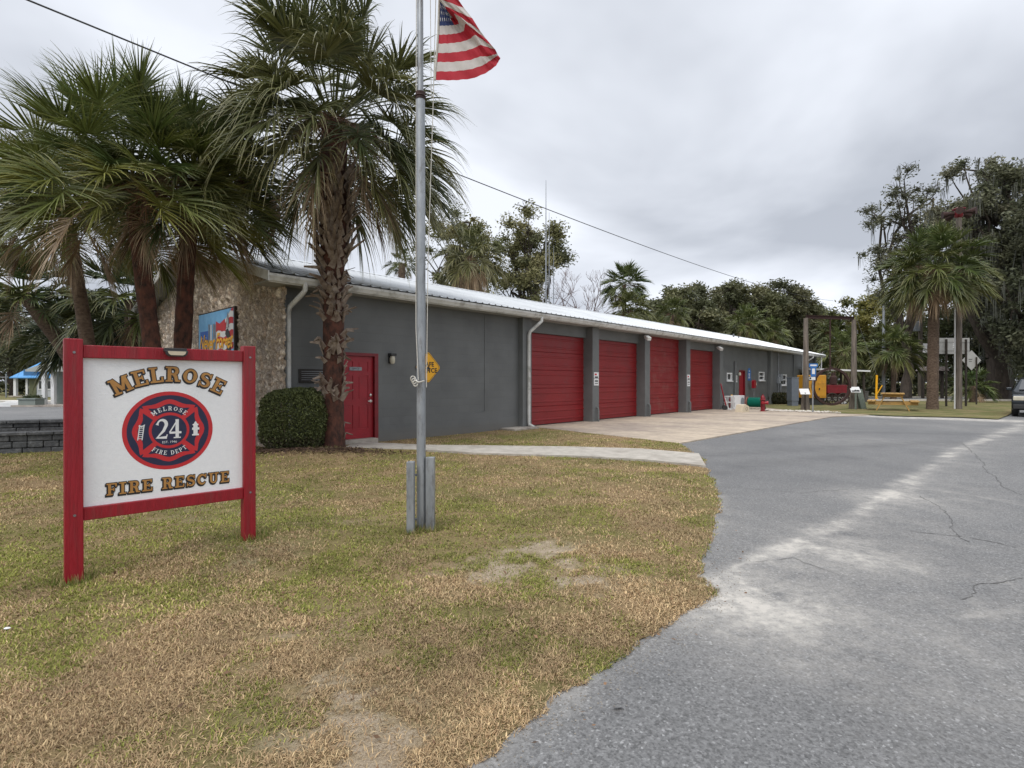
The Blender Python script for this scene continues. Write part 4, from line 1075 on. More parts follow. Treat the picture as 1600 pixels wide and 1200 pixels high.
    def fin(mb,name,mats,par):
        ob=mb.build(name,mats,par); bm=bmesh.new(); bm.from_mesh(ob.data); bmesh.ops.remove_doubles(bm,verts=bm.verts,dist=.0002); bmesh.ops.recalc_face_normals(bm,faces=bm.faces); bm.to_mesh(ob.data); bm.free()
        ob.data.polygons.foreach_set('use_smooth',[True]*len(ob.data.polygons)); return ob
    fin(strp,'stripes',[flagred,flagw],fl); co=fin(can,'canton',flagb,fl)
    st=MB()
    for row in range(9):
        for c in range(6 if row%2==0 else 5):
            uc=cu*(.083+.1666*c+(0 if row%2==0 else .0833)); vc=(6+7*(.1+.1*row))/13
            pts=[]
            for a_ in range(10):
                rr=.030 if a_%2==0 else .012
                p=pt(uc+rr*math.sin(a_*math.pi/5)*.55,min(1,vc+rr*math.cos(a_*math.pi/5)*.9))+np.array([0,-.004,0]); pts.append(p)
            st.add(pts,[tuple(range(10))])
    st.build('stars',M['white'],co)
    hb=MB(); hb.tube([pt(0,j/10)+np.array([-.008,0,0]) for j in range(11)],.011,6); hb.build('heading',M['rope'],fl)
flag()

# ================================================================= PALMS
def palm_crown(seed,R0,nf,pet=.45,el0=84,el1=-48,dead=.12,tone=(.065,.095,.032),tone2=(.12,.13,.035),nl=46,droop=.55,yellow=0,nst=4,wmul=1.0,brown_stalks=6):
    rs=np.random.RandomState(seed)
    V=[];Q=[];C=[];vo=0
    up=np.array([0,0,1.])
    for f in range(nf):
        fr=(f+.5)/nf
        el=R(el0+(el1-el0)*fr**.85+rs.uniform(-9,9)); az=f*2.39996+rs.uniform(-.35,.35)
        isdead=fr>1-dead
        Lp=R0*pet*rs.uniform(.8,1.1); Lb=R0*(1-pet)*rs.uniform(.92,1.15)
        if isdead: Lp*=.85; Lb*=.8
        hd=np.array([math.cos(az),math.sin(az),0]); d0=hd*math.cos(el)+up*math.sin(el)
        base=hd*.10+up*rs.uniform(-.15,.25)*(1-fr)
        sag=.22*math.cos(el)+(.25 if isdead else 0)
        pp=[base+d0*Lp*t-up*sag*Lp*t*t for t in (0,.35,.7,1)]
        T=pp[3]-pp[2]; T/=np.linalg.norm(T)
        B=np.cross(T,up); B/= (np.linalg.norm(B)+1e-6)
        tw=rs.uniform(-.5,.5); Nn=np.cross(B,T); B,Nn=B*math.cos(tw)+Nn*math.sin(tw),Nn*math.cos(tw)-B*math.sin(tw)
        # colour
        c=np.array(tone)*(1-fr*.2)+ (np.array(tone2)-np.array(tone))*rs.rand()*(.3+.7*fr)
        if yellow and rs.rand()<yellow: c=np.array([.24,.17,.03])
        if isdead: c=np.array([.30,.215,.135])*rs.uniform(.7,1.2)
        c*=rs.uniform(.8,1.25)
        # petiole
        w=.016
        for i in range(3):
            a,b=pp[i],pp[i+1]
            for sv in (B,Nn):
                V+= [a-sv*w,a+sv*w,b+sv*w*.8,b-sv*w*.8]; Q.append([vo,vo+1,vo+2,vo+3]); C.append(c*1.2+.01); vo+=4
        P_=pp[3]; cost=Lb*.42; amax=2.0 if not isdead else 1.3
        for j in range(nl):
            a=-amax+2*amax*(j+.5)/nl; aa=abs(a)/amax
            tau=(1-aa)**1.0; bpt=P_+T*cost*tau*.8-up*cost*.35*tau*tau
            ang=a*(.62+.38*aa)
            fold=.42*abs(math.sin(ang))
            d=T*math.cos(ang)+B*math.sin(ang)+Nn*fold; 
            d-=up*.35*tau*(droop)
            d+=rs.normal(size=3)*.07
            d/=np.linalg.norm(d)
            Ll=Lb*(.78-.22*aa)*rs.uniform(.88,1.08)
            dr=droop*rs.uniform(.6,1.5)*(1.6 if isdead else 1)
            side=np.cross(d,Nn); side/= (np.linalg.norm(side)+1e-6)
            ph=.62 if j%2 else -.62
            nn_=np.cross(side,d); sv=side*math.cos(ph)+nn_*math.sin(ph)
            ts=np.linspace(0,1,nst+1); wmax=2*amax/nl*Lb*.30*wmul
            ws=np.interp(ts,[0,.2,.42,.7,1],[.35,1,.72,.34,.05])*wmax*.5
            # kink: ribbons break and hang from mid length
            kk=rs.uniform(.45,.8)
            pts=[]
            for t in ts:
                g_=dr*Ll*(.28*t*t+ (1.1*max(0,t-kk)**1.5))
                pts.append(bpt+d*Ll*(t-.25*dr*max(0,t-kk))-up*g_)
            cj=c*rs.uniform(.75,1.3)
            for i,t in enumerate(ts):
                V+=[pts[i]-sv*ws[i],pts[i]+sv*ws[i]]
            for i in range(nst):
                Q.append([vo+2*i,vo+2*i+1,vo+2*i+3,vo+2*i+2]); 
                tip=ts[i]
                C.append(cj*(1-.0*tip)+ (np.array([.30,.24,.14])*max(0,tip-.5)*1.1))
            vo+=2*(nst+1)
    # fruit stalks / panicles: brown feathery strands
    for k in range(brown_stalks):
        az=rs.uniform(0,6.28); el=rs.uniform(-.1,.6); hd=np.array([math.cos(az),math.sin(az),0]); L0=R0*rs.uniform(.45,.7)
        prev=hd*.1; pts=[]
        for t in np.linspace(0,1,7): pts.append(hd*L0*t*math.cos(el)+up*(L0*t*math.sin(el)-.55*L0*t*t))
        for i in range(1,7):
            for s_ in range(26):
                a=pts[i]+(pts[i-1]-pts[i])*rs.rand(); dd=rs.normal(size=3)*.16; dd[2]-=.16; b=a+dd; sv=rs.normal(size=3); sv*=.005/np.linalg.norm(sv)
                V+=[a-sv,a+sv,b+sv,b-sv]; Q.append([vo,vo+1,vo+2,vo+3]); C.append(np.array([.16,.085,.05])*rs.uniform(.6,1.4)); vo+=4
    return np.array(V),np.array(Q),np.array(C)
def boots(mb,base,top,r0,r1,z0,z1,step,n,size,rs,lean=.55):
    z=z0; row=0
    while z<z1:
        f=(z-z0)/(z1-z0)
        for k in range(n):
            ring=(1.0<z<1.45) or (1.95<z<2.35) or (2.6<z<3.6) or z>3.9
            if rs.rand()<((.12 if z>3.9 else .3) if ring else .72): continue
            az=2*math.pi*(k+.5*(row%2))/n+rs.uniform(-.15,.15); t=(z/top[2]) if top[2] else 0
            c=Vector((base[0]+(top[0]-base[0])*t,base[1]+(top[1]-base[1])*t,z)); rr=r0+(r1-r0)*f; rr=rr*(1.38 if (z>4.0 and n>6) else 1)
            h=Vector((math.cos(az),math.sin(az),0)); tg=Vector((-math.sin(az),math.cos(az),0))*(1 if (k+row)%2 else -1)
            L=size*rs.uniform(.55,1.35)*(.7 if z<3.6 else 1); ln=lean*rs.uniform(.25,1.7)*(1.25 if z<3.6 else .8); w0=.050*size/.34*rs.uniform(.75,1.15)
            p0=c+h*(rr-.02)-Vector((0,0,L*.15)); p1=c+h*(rr+.05)+tg*L*.30+Vector((0,0,L*.40)); p2=c+h*(rr+L*ln)+tg*L*.42+Vector((0,0,L*(.78 if z>3.6 else rs.uniform(.15,.65))))
            for a,b,wa,wb in ((p0,p1,w0,w0*.62),(p1,p2,w0*.62,w0*.28)):
                d=(b-a).normalized(); sd_=d.cross(h); 
                if sd_.length<1e-3: sd_=tg.copy()
                sd_.normalize(); th=h*.022
                vs=[a-sd_*wa,a+sd_*wa,b+sd_*wb,b-sd_*wb]; vs2=[v+th*(1.0) for v in vs]
                mb.add(vs+vs2,[(0,1,2,3),(4,7,6,5),(0,4,5,1),(1,5,6,2),(2,6,7,3),(3,7,4,0)])
        z+=step; row+=1
def make_palm(name,label,base,crown_pos,R0,seed,tr=.2,nf=44,bark='palmbark',bz=None,boot_n=9,group=None,flare=1.25,swell=0,**kw):
    b=Vector(base); c=Vector(crown_pos); o=thing(name,label,'palm tree',b,random.uniform(0,6) if bz is None else 0,group)
    d=c-b; rs=np.random.RandomState(seed+100)
    ang=o.rotation_euler.z; 
    d=Matrix.Rotation(-ang,3,'Z')@d
    q=MB(); n=max(8,int(d.z/.12)); pts=[];rad_=[]
    for i in range(n+1):
        t=i/n; pts.append((d.x*(t**1.3),d.y*(t**1.3),-.05+(d.z+.05)*t)); r_=tr*(1+(flare-1)*math.exp(-t*d.z/.35))*(1-.12*t)*rs.uniform(.94,1.05)*(1+swell*min(1,max(0,(t*d.z-3.7)/.5))); rad_.append(r_)
    q.tube(pts,rad_,14); q.build('trunk',M[bark],o,smooth=True)
    if bz:
        bm_=MB(); boots(bm_,(0,0),(d.x,d.y,d.z),tr*.95,tr*1.0,bz[0],bz[1],bz[2],boot_n,bz[3],rs,bz[4] if len(bz)>4 else .5); bm_.build('leaf_base',M['boot'],o)
    V,Q,C=palm_crown(seed,R0,nf,**kw); V=V+np.array([d.x,d.y,d.z])
    npmesh('crown',V,Q,M['frond'],C,parent=o)
    return o
# main palm by the entry door
Yp=11.2
base=A(521,0,Yp); base.z=.0
cp=A(522,192,Yp)
mp=make_palm('cabbage_palm','tall cabbage palm with shaggy criss-cross trunk beside the red entry door',(base.x,base.y,.05),cp,2.95,11,tr=.215,pet=.53,nf=105,swell=.38,bark='palmred',bz=(.95,5.9,.11,.44,.50),boot_n=9,el1=-48,dead=.06,droop=.62,nl=60,nst=6,wmul=1.35,brown_stalks=10,tone=(.075,.095,.034),tone2=(.19,.18,.065))
# a few stubs low on the trunk
rs=np.random.RandomState(4); bm_=MB(); boots(bm_,(0,0),(0,0,5),.22,.22,.25,.6,.2,4,.26,rs,.5); bm_.build('leaf_base',M['boot'],mp)
# left clump
def lp(name,label,tx,cx,cy,Y,R0,seed,tr=.17,Yc=None,**kw):
    Yc=Yc or Y; b=A(tx,0,Y); c=A(cx,cy,Yc)
    return make_palm(name,label,(b.x,b.y,.02),c,R0,seed,tr=tr,**kw)
lp('cabbage_palm','cabbage palm behind the sign, left of two close dark trunks',253,205,285,9.6,2.3,21,tr=.15,Yc=9.4,pet=.52,nf=96,wmul=1.25,droop=.26,nl=58,bark='palmred',bz=(.3,.5,.2,.2,.2),nst=5,tone=(.08,.12,.036),tone2=(.22,.22,.05),dead=.05,el1=-30)
lp('cabbage_palm','cabbage palm behind the sign, right of two close dark trunks, against the stone wall',279,300,282,10.3,2.05,22,tr=.16,Yc=10.2,pet=.52,nf=84,wmul=1.25,droop=.42,nl=56,bark='palmred',nst=5,tone=(.07,.10,.034),tone2=(.16,.155,.05),dead=.12,el1=-48)
lp('cabbage_palm','yellowing cabbage palm with a thin trunk left of the two close trunks',155,100,320,12.6,2.15,23,tr=.15,Yc=12.2,pet=.52,nf=84,wmul=1.25,droop=.42,nl=54,nst=5,tone=(.08,.11,.032),tone2=(.19,.18,.04),yellow=.28,dead=.12,el1=-48,brown_stalks=5)
lp('cabbage_palm','low cabbage palm at the left edge behind the block planter',165,38,462,16.5,1.95,24,tr=.2,wmul=1.7,nf=46,droop=.3,nl=40,nst=4,dead=.05,el1=-22,brown_stalks=0)
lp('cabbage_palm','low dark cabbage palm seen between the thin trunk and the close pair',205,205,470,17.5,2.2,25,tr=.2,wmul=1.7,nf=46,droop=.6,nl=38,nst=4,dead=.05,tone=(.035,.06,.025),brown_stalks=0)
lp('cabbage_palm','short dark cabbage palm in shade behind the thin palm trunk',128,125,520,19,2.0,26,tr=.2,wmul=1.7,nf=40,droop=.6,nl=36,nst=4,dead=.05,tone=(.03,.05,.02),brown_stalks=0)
# palms behind the station and to the right
def bp_(label,cx,cy,Y,R0,seed,**kw):
    c=A(cx,cy,Y); k=dict(nf=44,nl=30,nst=3,droop=.55,brown_stalks=2,dead=.1,wmul=2.0,tr=.19); k.update(kw)
    return make_palm('cabbage_palm',label,(c.x,c.y,0),c,R0,seed,**k)
bp_('small palm top peeping over the white roof left of the flagpole',628,412,27,.95,31,nf=22,brown_stalks=0)
bp_('broad old palm crown over the white roof just right of the flagpole',735,402,27,2.0,32,nf=48,dead=.28,droop=.9,tone=(.09,.10,.035),tone2=(.18,.16,.06),el1=-75)
bp_('upright palm rising above the roof midway along the station',975,445,44,2.3,33,nf=40,droop=.4)
bp_('lower palm just under the upright palm above the roof',985,485,42,2.1,34,tone=(.09,.10,.03),droop=.7)
bp_('small palm above the roof between the upright palm and the oaks',1050,490,46,1.9,35,tone=(.08,.10,.03))
bp_('small palm against the dark oaks over the third garage door',1168,505,54,2.4,36,tone=(.09,.12,.035))
bp_('pale palm low against the dark oaks near the roof end',1205,520,54,2.2,37,tone=(.12,.15,.05))
bp_('palm behind the iron ring and its timber frame',1318,548,46,2.4,38,tone=(.10,.13,.04),tone2=(.17,.17,.06),nf=44,el1=-70)
bp_('palm behind the picnic table beside the thin metal pole',1396,545,44,2.5,39,tone=(.09,.12,.035),tone2=(.16,.16,.05),nf=40,el1=-55,dead=.05)
bp_('slim palm in the woods behind the timber frame crossbeam',1300,520,60,2.4,40,tone=(.07,.09,.03))
bp_('low fan palm in the undergrowth right of the tall sign backs',1520,603,38,1.7,41,tone=(.06,.10,.03),nf=26,brown_stalks=0)
c=A(1457,420,28.0); b=A(1457,0,28.0)
make_palm('cabbage_palm','tall palm with a smooth tan trunk and dense crown beside the picnic table',(b.x,b.y,.03),c+Vector((.1,0,-.0)),2.7,42,tr=.26,pet=.52,nf=96,nl=38,nst=4,droop=.5,dead=.14,el1=-62,bark='palmbark',tone=(.075,.105,.03),tone2=(.17,.17,.05),brown_stalks=16,wmul=1.9,flare=1.1)

# ================================================================= BROADLEAF TREES
def leafcards(rs,ctr,rad,n,size,cols,flat=.75,jit=.25):
    """ctr (k,3), rad (k,) -> cards spread through each clump"""
    k=len(ctr); w=rad**2; idx=rs.choice(k,n,p=w/w.sum())
    d=rs.normal(size=(n,3)); d/=np.linalg.norm(d,axis=1)[:,None]; rr=np.abs(rs.normal(size=n))*.62; rr=np.minimum(rr,1.0+.25*rs.rand(n))
    P=ctr[idx]+d*(rad[idx]*rr)[:,None]*np.array([1,1,flat])
    a=rs.normal(size=(n,3)); a[:,2]*=.6; a/=np.linalg.norm(a,axis=1)[:,None]
    b=np.cross(a,rs.normal(size=(n,3))); b/=np.linalg.norm(b,axis=1)[:,None]
    s=size*rs.uniform(.5,1.2,n)[:,None]
    V=np.stack([P-a*s,P+b*s*.45,P+a*s,P-b*s*.45],1).reshape(-1,3)
    Q=np.arange(4*n).reshape(n,4)
    cb=np.array(cols); ci=cb[rs.randint(len(cb),size=k)][idx]*rs.uniform(.65,1.35,(n,1))
    return V,Q,ci
def limb(mb,p,q,r0,r1,rs,sag=.12,n=6,mi=0):
    p=np.array(p);q=np.array(q); L=np.linalg.norm(q-p); pts=[];rr=[]
    off=rs.normal(size=3)*L*.07
    for i in range(n+1):
        t=i/n; v=p+(q-p)*t+off*math.sin(math.pi*t)+np.array([0,0,1])*L*sag*math.sin(math.pi*t)+rs.normal(size=3)*L*.012
        pts.append(v); rr.append(r0+(r1-r0)*t)
    mb.tube(pts,rr,6,mi,cap=False)
OAK=[(.045,.06,.025),(.065,.08,.03),(.085,.095,.035),(.055,.07,.035)]
def make_tree(name,label,base,top,width,seed,crown0=.35,ncl=34,nleaf=9000,lsize=.22,cols=OAK,cat='tree',cr=(.10,.2),moss=0,trunk_r=.3,depth=.8,lean=0,twigs=90,bark='bark',flat=.75,skew=0):
    """base: ground point; top: total height; width: crown radius"""
    rs=np.random.RandomState(seed); o=thing(name,label,cat,tuple(base))
    Hh=top; zc=Hh*(crown0+1)/2; hz=Hh*(1-crown0)/2
    ct=[]
    while len(ct)<ncl:
        u=rs.normal(size=3); u/=np.linalg.norm(u); r_=rs.rand()**.4
        p=u*r_; 
        ct.append([p[0]*width+lean*Hh+skew*p[2]*width,p[1]*width*depth,zc+p[2]*hz])
    ct=np.array(ct); rad_=rs.uniform(*cr,size=ncl)*max(width,hz)*1.6
    ct[:,2]=np.minimum(ct[:,2],Hh-rad_*flat*.9)
    q=MB(); fork=np.array([lean*Hh*.4,0,Hh*crown0*.75])
    limb(q,(0,0,-.1),fork,trunk_r*1.2,trunk_r*.8,rs,0,6)
    mains=[]
    for i in range(7):
        a=2*math.pi*i/7+rs.uniform(-.4,.4); e=np.array([math.cos(a)*width*.5+lean*Hh,math.sin(a)*width*.5*depth,zc+rs.uniform(-.4,.6)*hz]); mains.append(e); limb(q,fork,e,trunk_r*.5,trunk_r*.2,rs,.08)
    mains.append(np.array([lean*Hh,0,zc+hz*.6])); limb(q,fork,mains[-1],trunk_r*.6,trunk_r*.2,rs,0)
    mains=np.array(mains)
    for c in ct:
        j=np.argmin(((mains-c)**2).sum(1)); st=mains[j]*.75+fork*.25 if rs.rand()<.5 else mains[j]; limb(q,st,c,trunk_r*.16,.025,rs,.05,5)
    for i in range(twigs):
        j=rs.randint(ncl); u=rs.normal(size=3); u/=np.linalg.norm(u); u[2]=abs(u[2])*.7+.0; limb(q,ct[j],ct[j]+u*rad_[j]*1.15,.03,.008,rs,.05,3)
    q.build('trunk',M[bark],o,smooth=True)
    V,Q,C=leafcards(rs,ct,rad_,nleaf,lsize,cols,flat)
    # stray leaves on twigs beyond clumps
    npmesh('crown',V,Q,M['leaf'],C,parent=o)
    if moss:
        Vm=[];Qm=[];Cm=[];vo=0
        for i in range(moss):
            j=rs.randint(ncl); p=ct[j]+rs.normal(size=3)*rad_[j]*.6; L=rs.uniform(.5,2.2); 
            for s_ in range(7):
                a=p+rs.normal(size=3)*.12; w=rs.uniform(.02,.05); az=rs.uniform(0,3.1); sv=np.array([math.cos(az),math.sin(az),0])*w; b=a+np.array([rs.normal()*.08,rs.normal()*.08,-L*rs.uniform(.5,1)])
                Vm+=[a-sv,a+sv,b+sv*.3,b-sv*.3]; Qm.append([vo,vo+1,vo+2,vo+3]); Cm.append(np.array([.13,.135,.11])*rs.uniform(.6,1.2)); vo+=4
        npmesh('moss',np.array(Vm),np.array(Qm),M['moss'],np.array(Cm),parent=o)
    return o
def tr(label,cx,ty,Y,wpx,seed,**kw):
    p=A(cx,ty,Y); return make_tree(kw.pop('name','oak_tree'),label,(p.x,p.y,0),p.z,wpx*Y/F,seed,**kw)
tr('airy oak behind the roof right of the flagpole, rising over a palm',722,322,36,72,51,crown0=.45,ncl=70,nleaf=24000,lsize=.11,cols=[(.18,.18,.07),(.23,.21,.09),(.14,.15,.06)],cr=(.07,.15),twigs=200)
tr('olive green oak behind the roof beside the thin radio masts',828,322,40,60,52,crown0=.36,ncl=80,nleaf=32000,lsize=.12,cols=[(.21,.205,.09),(.27,.25,.12),(.16,.165,.08)],cr=(.06,.14),twigs=200)
RT=[(1065,446,66,72,53,'dark oak over the roof just right of the upright palm',.95),(1118,436,70,66,54,'leafy oak over the roof beyond the second garage door',.8),(1168,438,72,70,55,'greyish oak over the middle of the far roof',1),(1215,438,74,60,56,'dark oak standing highest near the far roof end',.7),(1250,452,78,46,57,'ragged dark oak left of the timber frame',.7)]
for cx,ty,Y,w,sd_,l,g_ in RT:
    tr(l,cx,ty,Y,w,sd_,crown0=.2,ncl=95,nleaf=40000,lsize=.22,cols=[(.12*g_,.13*g_,.065*g_),(.16*g_,.165*g_,.08*g_),(.21*g_,.205*g_,.105*g_)],cr=(.07,.15),trunk_r=.4)
tr('yellow-green oak behind the timber frame crossbeam',1345,455,62,62,58,crown0=.15,ncl=60,nleaf=26000,lsize=.2,cols=[(.18,.18,.05),(.23,.21,.06),(.13,.14,.05)],trunk_r=.4)
tr('mid green oak in the woods left of the transformer pole',1412,470,56,50,59,crown0=.15,ncl=55,nleaf=22000,lsize=.2,cols=[(.13,.14,.05),(.17,.17,.06),(.09,.10,.045)])
tr('open-branched oak with sky gaps behind the tall tan-trunked palm',1415,262,48,72,60,name='live_oak',crown0=.36,ncl=90,nleaf=15000,lsize=.13,cols=[(.14,.15,.09),(.19,.19,.12),(.11,.115,.07)],cr=(.045,.10),twigs=420,moss=40,trunk_r=.4,skew=.0)
tr('huge moss-hung live oak at the right edge of the photo',1556,218,42,95,61,name='live_oak',crown0=.22,ncl=170,nleaf=70000,lsize=.14,cols=[(.115,.125,.07),(.15,.155,.09),(.20,.195,.125)],cr=(.04,.09),twigs=520,moss=500,trunk_r=.8)
tr('second moss-hung live oak past the right edge, lower and darker',1650,300,38,110,62,name='live_oak',crown0=.12,ncl=110,nleaf=40000,lsize=.16,cols=[(.095,.105,.06),(.13,.135,.08)],cr=(.05,.11),moss=220,trunk_r=.8)
tr('dense dark oak behind the tall sign backs',1520,440,50,60,63,crown0=.05,ncl=80,nleaf=28000,lsize=.19,cols=[(.09,.105,.045),(.12,.13,.065)],moss=80)
tr('hazy oak far behind the palms on the left edge',20,440,60,70,64,crown0=.1,ncl=40,nleaf=20000,lsize=.22,cols=[(.13,.14,.08),(.17,.17,.10)])
tr('dark oak between the left palms and the blue-roofed house',190,455,55,90,65,crown0=.1,ncl=60,nleaf=26000,lsize=.2,cols=[(.06,.075,.04),(.09,.10,.05)])
for cx,ty,Y,w,sd_,l in ((1030,470,74,60,66,'soft olive oak far behind the upright palm'),(1092,458,80,60,67,'soft olive oak far behind the second garage door trees'),(1142,455,82,60,68,'soft olive oak far back over the third pillar'),(1192,455,84,60,69,'soft olive oak far back over the last garage door'),(1240,462,86,56,70,'soft olive oak far back at the roof end')):
    tr(l,cx,ty,Y,w,sd_,crown0=.1,ncl=70,nleaf=20000,lsize=.28,cols=[(.13,.14,.08),(.17,.17,.10),(.10,.11,.065)],cr=(.08,.15),twigs=40)
# bare reddish tree
def bare(label,cx,ty,Y,seed,w):
    p=A(cx,ty,Y); rs=np.random.RandomState(seed); o=thing('bare_tree',label,'tree',(p.x,p.y,0)); q=MB()
    def rec(a,d,L,r,dep):
        b=a+d*L; limb(q,a,b,r,r*.6,rs,.0,3)
        if dep==0: return
        for i in range(3 if dep>1 else 4):
            n_=d+rs.normal(size=3)*.42; n_[2]+=.12; n_/=np.linalg.norm(n_); rec(b,n_,L*rs.uniform(.6,.82),r*.6,dep-1)
    rec(np.array([0,0,0.]),np.array([0,0,1.]),p.z*.32,.14,5)
    q.build('trunk',pm('pink_grey_bark',(.20,.13,.12),(.13,.09,.085),8,.9),o)
bare('leafless pinkish grey tree over the roof left of the upright palm',905,425,46,71,3)
bare('smaller leafless tree beside the radio masts over the roof',880,440,50,72,3)

# far woods: one mass
def woods():
    rs=np.random.RandomState(9); ct=[];rd=[]
    for x in np.arange(-110,190,2.0):
        if -4<x<26 and rs.rand()<.3: continue
        Y=92+rs.uniform(-4,6)-.10*abs(x-20)
        hgt=rs.uniform(6.5,10.5)
        for z in np.arange(.8,hgt,1.7): ct.append([x+rs.uniform(-1,1),Y+rs.uniform(-1.5,1.5),z]); rd.append(rs.uniform(1.5,2.4))
    # closer undergrowth on the right and the left
    for x0,x1,Y0,hh_ in ((22,68,57,4.5),(-78,-36,66,5.5)):
        for x in np.arange(x0,x1,1.5):
            for z in np.arange(.5,hh_*rs.uniform(.6,1.1),1.1): ct.append([x,Y0+rs.uniform(-2,2),z]); rd.append(rs.uniform(.9,1.6))
    V,Q,C=leafcards(rs,np.array(ct),np.array(rd),150000,.33,[(.045,.055,.03),(.065,.075,.04),(.09,.10,.05)],.9)
    tag(npmesh('far_woods',V,Q,M['leaf'],C),'dark green woods closing the view behind the road','woods',kind='stuff')
woods()

# hedge
def bush(name,label,ctr,rx,ry,z1,n,size,cols,seed,pw=2.6,cat='bush',z0=0.05):
    rs=np.random.RandomState(seed); o=thing(name,label,cat,tuple(ctr))
    d=rs.normal(size=(n,3)); nm=(np.abs(d)**pw).sum(1)**(1/pw); d/=nm[:,None]; 
    hz=(z1-z0)/2; r_=1.03-.30*rs.rand(n)**1.8
    lump=1+.16*(fbm(d[:,0]*3+d[:,1]*2,d[:,2]*3+d[:,1],1.3,seed)-.5)
    P=d*(r_*lump)[:,None]*np.array([rx,ry,hz])+np.array([0,0,z0+hz])
    a=rs.normal(size=(n,3))+d*.6; a/=np.linalg.norm(a,axis=1)[:,None]; b=np.cross(a,rs.normal(size=(n,3))); b/=np.linalg.norm(b,axis=1)[:,None]
    s=size*rs.uniform(.6,1.3,n)[:,None]
    V=np.stack([P-a*s,P+b*s*.5,P+a*s,P-b*s*.5],1).reshape(-1,3); Q=np.arange(4*n).reshape(n,4)
    cb=np.array(cols)[rs.randint(len(cols),size=n)]*rs.uniform(.7,1.3,(n,1))
    # sparse light twiggy bottom
    low=(P[:,2]<z0+.25*(z1-z0))&(rs.rand(n)<.45)
    cb[low]=np.array([.10,.085,.05])*rs.uniform(.6,1.2,(low.sum(),1))
    npmesh('foliage',V,Q,M['leaf'],cb,parent=o)
    q=MB()
    for i in range(14):
        a_=rs.uniform(0,6.28); limb(q,(0.1*math.cos(a_),.1*math.sin(a_),0),(rx*.75*math.cos(a_),ry*.75*math.sin(a_),z1*.7),.018,.006,rs,.0,4)
    q.build('stem',M['bark'],o)
    return o
hb_=G(447,712)
bush('boxwood_bush','clipped dark green boxwood bush beside the sign under the stone wall',(hb_.x,hb_.y+.55,0),.66,.62,1.30,42000,.021,[(.11,.13,.045),(.16,.18,.065),(.075,.09,.035)],81,pw=3.2)
v=SD(S(1212,10.6),10.45); 
bush('low_hedge','low dark hedge against the station wall under the meter box',(v.x+.6,v.y+.7,0),1.7,.5,.75,9000,.05,[(.05,.05,.02),(.08,.07,.03),(.04,.05,.02)],82)

# leaf litter round the palm and the hedge
def litter():
    rs=np.random.RandomState(6); n=5200
    cx=np.concatenate([rs.normal(-3.75,.75,n//2),rs.normal(-4.75,.7,n-n//2)]); cy=np.concatenate([rs.normal(10.75,.28,n//2),rs.normal(10.45,.25,n-n//2)])
    z=hlawn(cx,cy)+rs.uniform(.004,.035,n)
    a=rs.normal(size=(n,3))*np.array([1,1,.25]); a/=np.linalg.norm(a,axis=1)[:,None]; b=np.cross(a,np.array([0,0,1.])+rs.normal(size=(n,3))*.3); b/=np.linalg.norm(b,axis=1)[:,None]
    s=rs.uniform(.012,.05,n)[:,None]; P=np.stack([cx,cy,z],1)
    V=np.stack([P-a*s,P+b*s*.35,P+a*s,P-b*s*.35],1).reshape(-1,3)
    C=np.array([.12,.075,.05])*rs.uniform(.35,1.5,(n,1))
    tag(npmesh('leaf_litter',V,np.arange(4*n).reshape(n,4),M['moss'],C),'brown dead leaf litter round the palm base and the clipped bush','leaf litter',kind='stuff')
litter()
def tufts():
    rs=np.random.RandomState(26); V=[];C=[]
    for (x,y,r,n) in [(-3.12,3.82,.10,500),(-2.25,4.66,.10,420),(px_-.08,YP-.11,.09,420),(px_+.09,YP,.09,420),(-3.9,11.0,.35,900)]:
        a=rs.uniform(0,6.28,n); rr=r*(.75+.6*rs.rand(n)); X=x+rr*np.cos(a);Y=y+rr*np.sin(a); z=hlawn(X,Y); L=rs.uniform(.03,.085,n); w=.0022
        az=rs.uniform(0,6.28,n); ln=rs.uniform(.1,.8,n); S_=np.stack([-np.sin(az)*w,np.cos(az)*w,az*0],1); p=np.stack([X,Y,z-.003],1)
        t=p+np.stack([np.cos(az)*np.sin(ln)*L,np.sin(az)*np.sin(ln)*L,np.cos(ln)*L],1)
        V.append(np.stack([p-S_,p+S_,t+S_*.15,t-S_*.15],1).reshape(-1,3)); k=rs.rand(n,1)
        C.append(np.where(k<.55,np.array([.16,.21,.04]),np.array([.42,.33,.16]))*rs.uniform(.6,1.2,(n,1)))
    V=np.concatenate(V); C=np.concatenate(C)
    tag(npmesh('grass',V,np.arange(len(V)).reshape(-1,4),M['moss'],C),'longer unmown grass tufts round the post feet','grass',kind='stuff')
tufts()
def fallen():
    rs=np.random.RandomState(16); n=900
    X=rs.uniform(-4.5,2.2,n); Y=rs.uniform(1.9,8,n); k=X<xr(Y)+.35; X=X[k];Y=Y[k]; n=len(X); z=hlawn(X,Y)+.02
    a=rs.normal(size=(n,3))*np.array([1,1,.3]); a/=np.linalg.norm(a,axis=1)[:,None]; b=np.cross(a,np.array([0,0,1.])+rs.normal(size=(n,3))*.3); b/=np.linalg.norm(b,axis=1)[:,None]
    s=rs.uniform(.006,.02,n)[:,None]; P=np.stack([X,Y,z],1)
    V=np.stack([P-a*s,P+b*s*.5,P+a*s,P-b*s*.5],1).reshape(-1,3)
    C=np.array([.20,.12,.07])*rs.uniform(.5,1.6,(n,1))
    tag(npmesh('leaf_litter',V,np.arange(4*n).reshape(n,4),M['moss'],C),'scattered dry oak leaves lying on the lawn','fallen leaves',kind='stuff')
fallen()
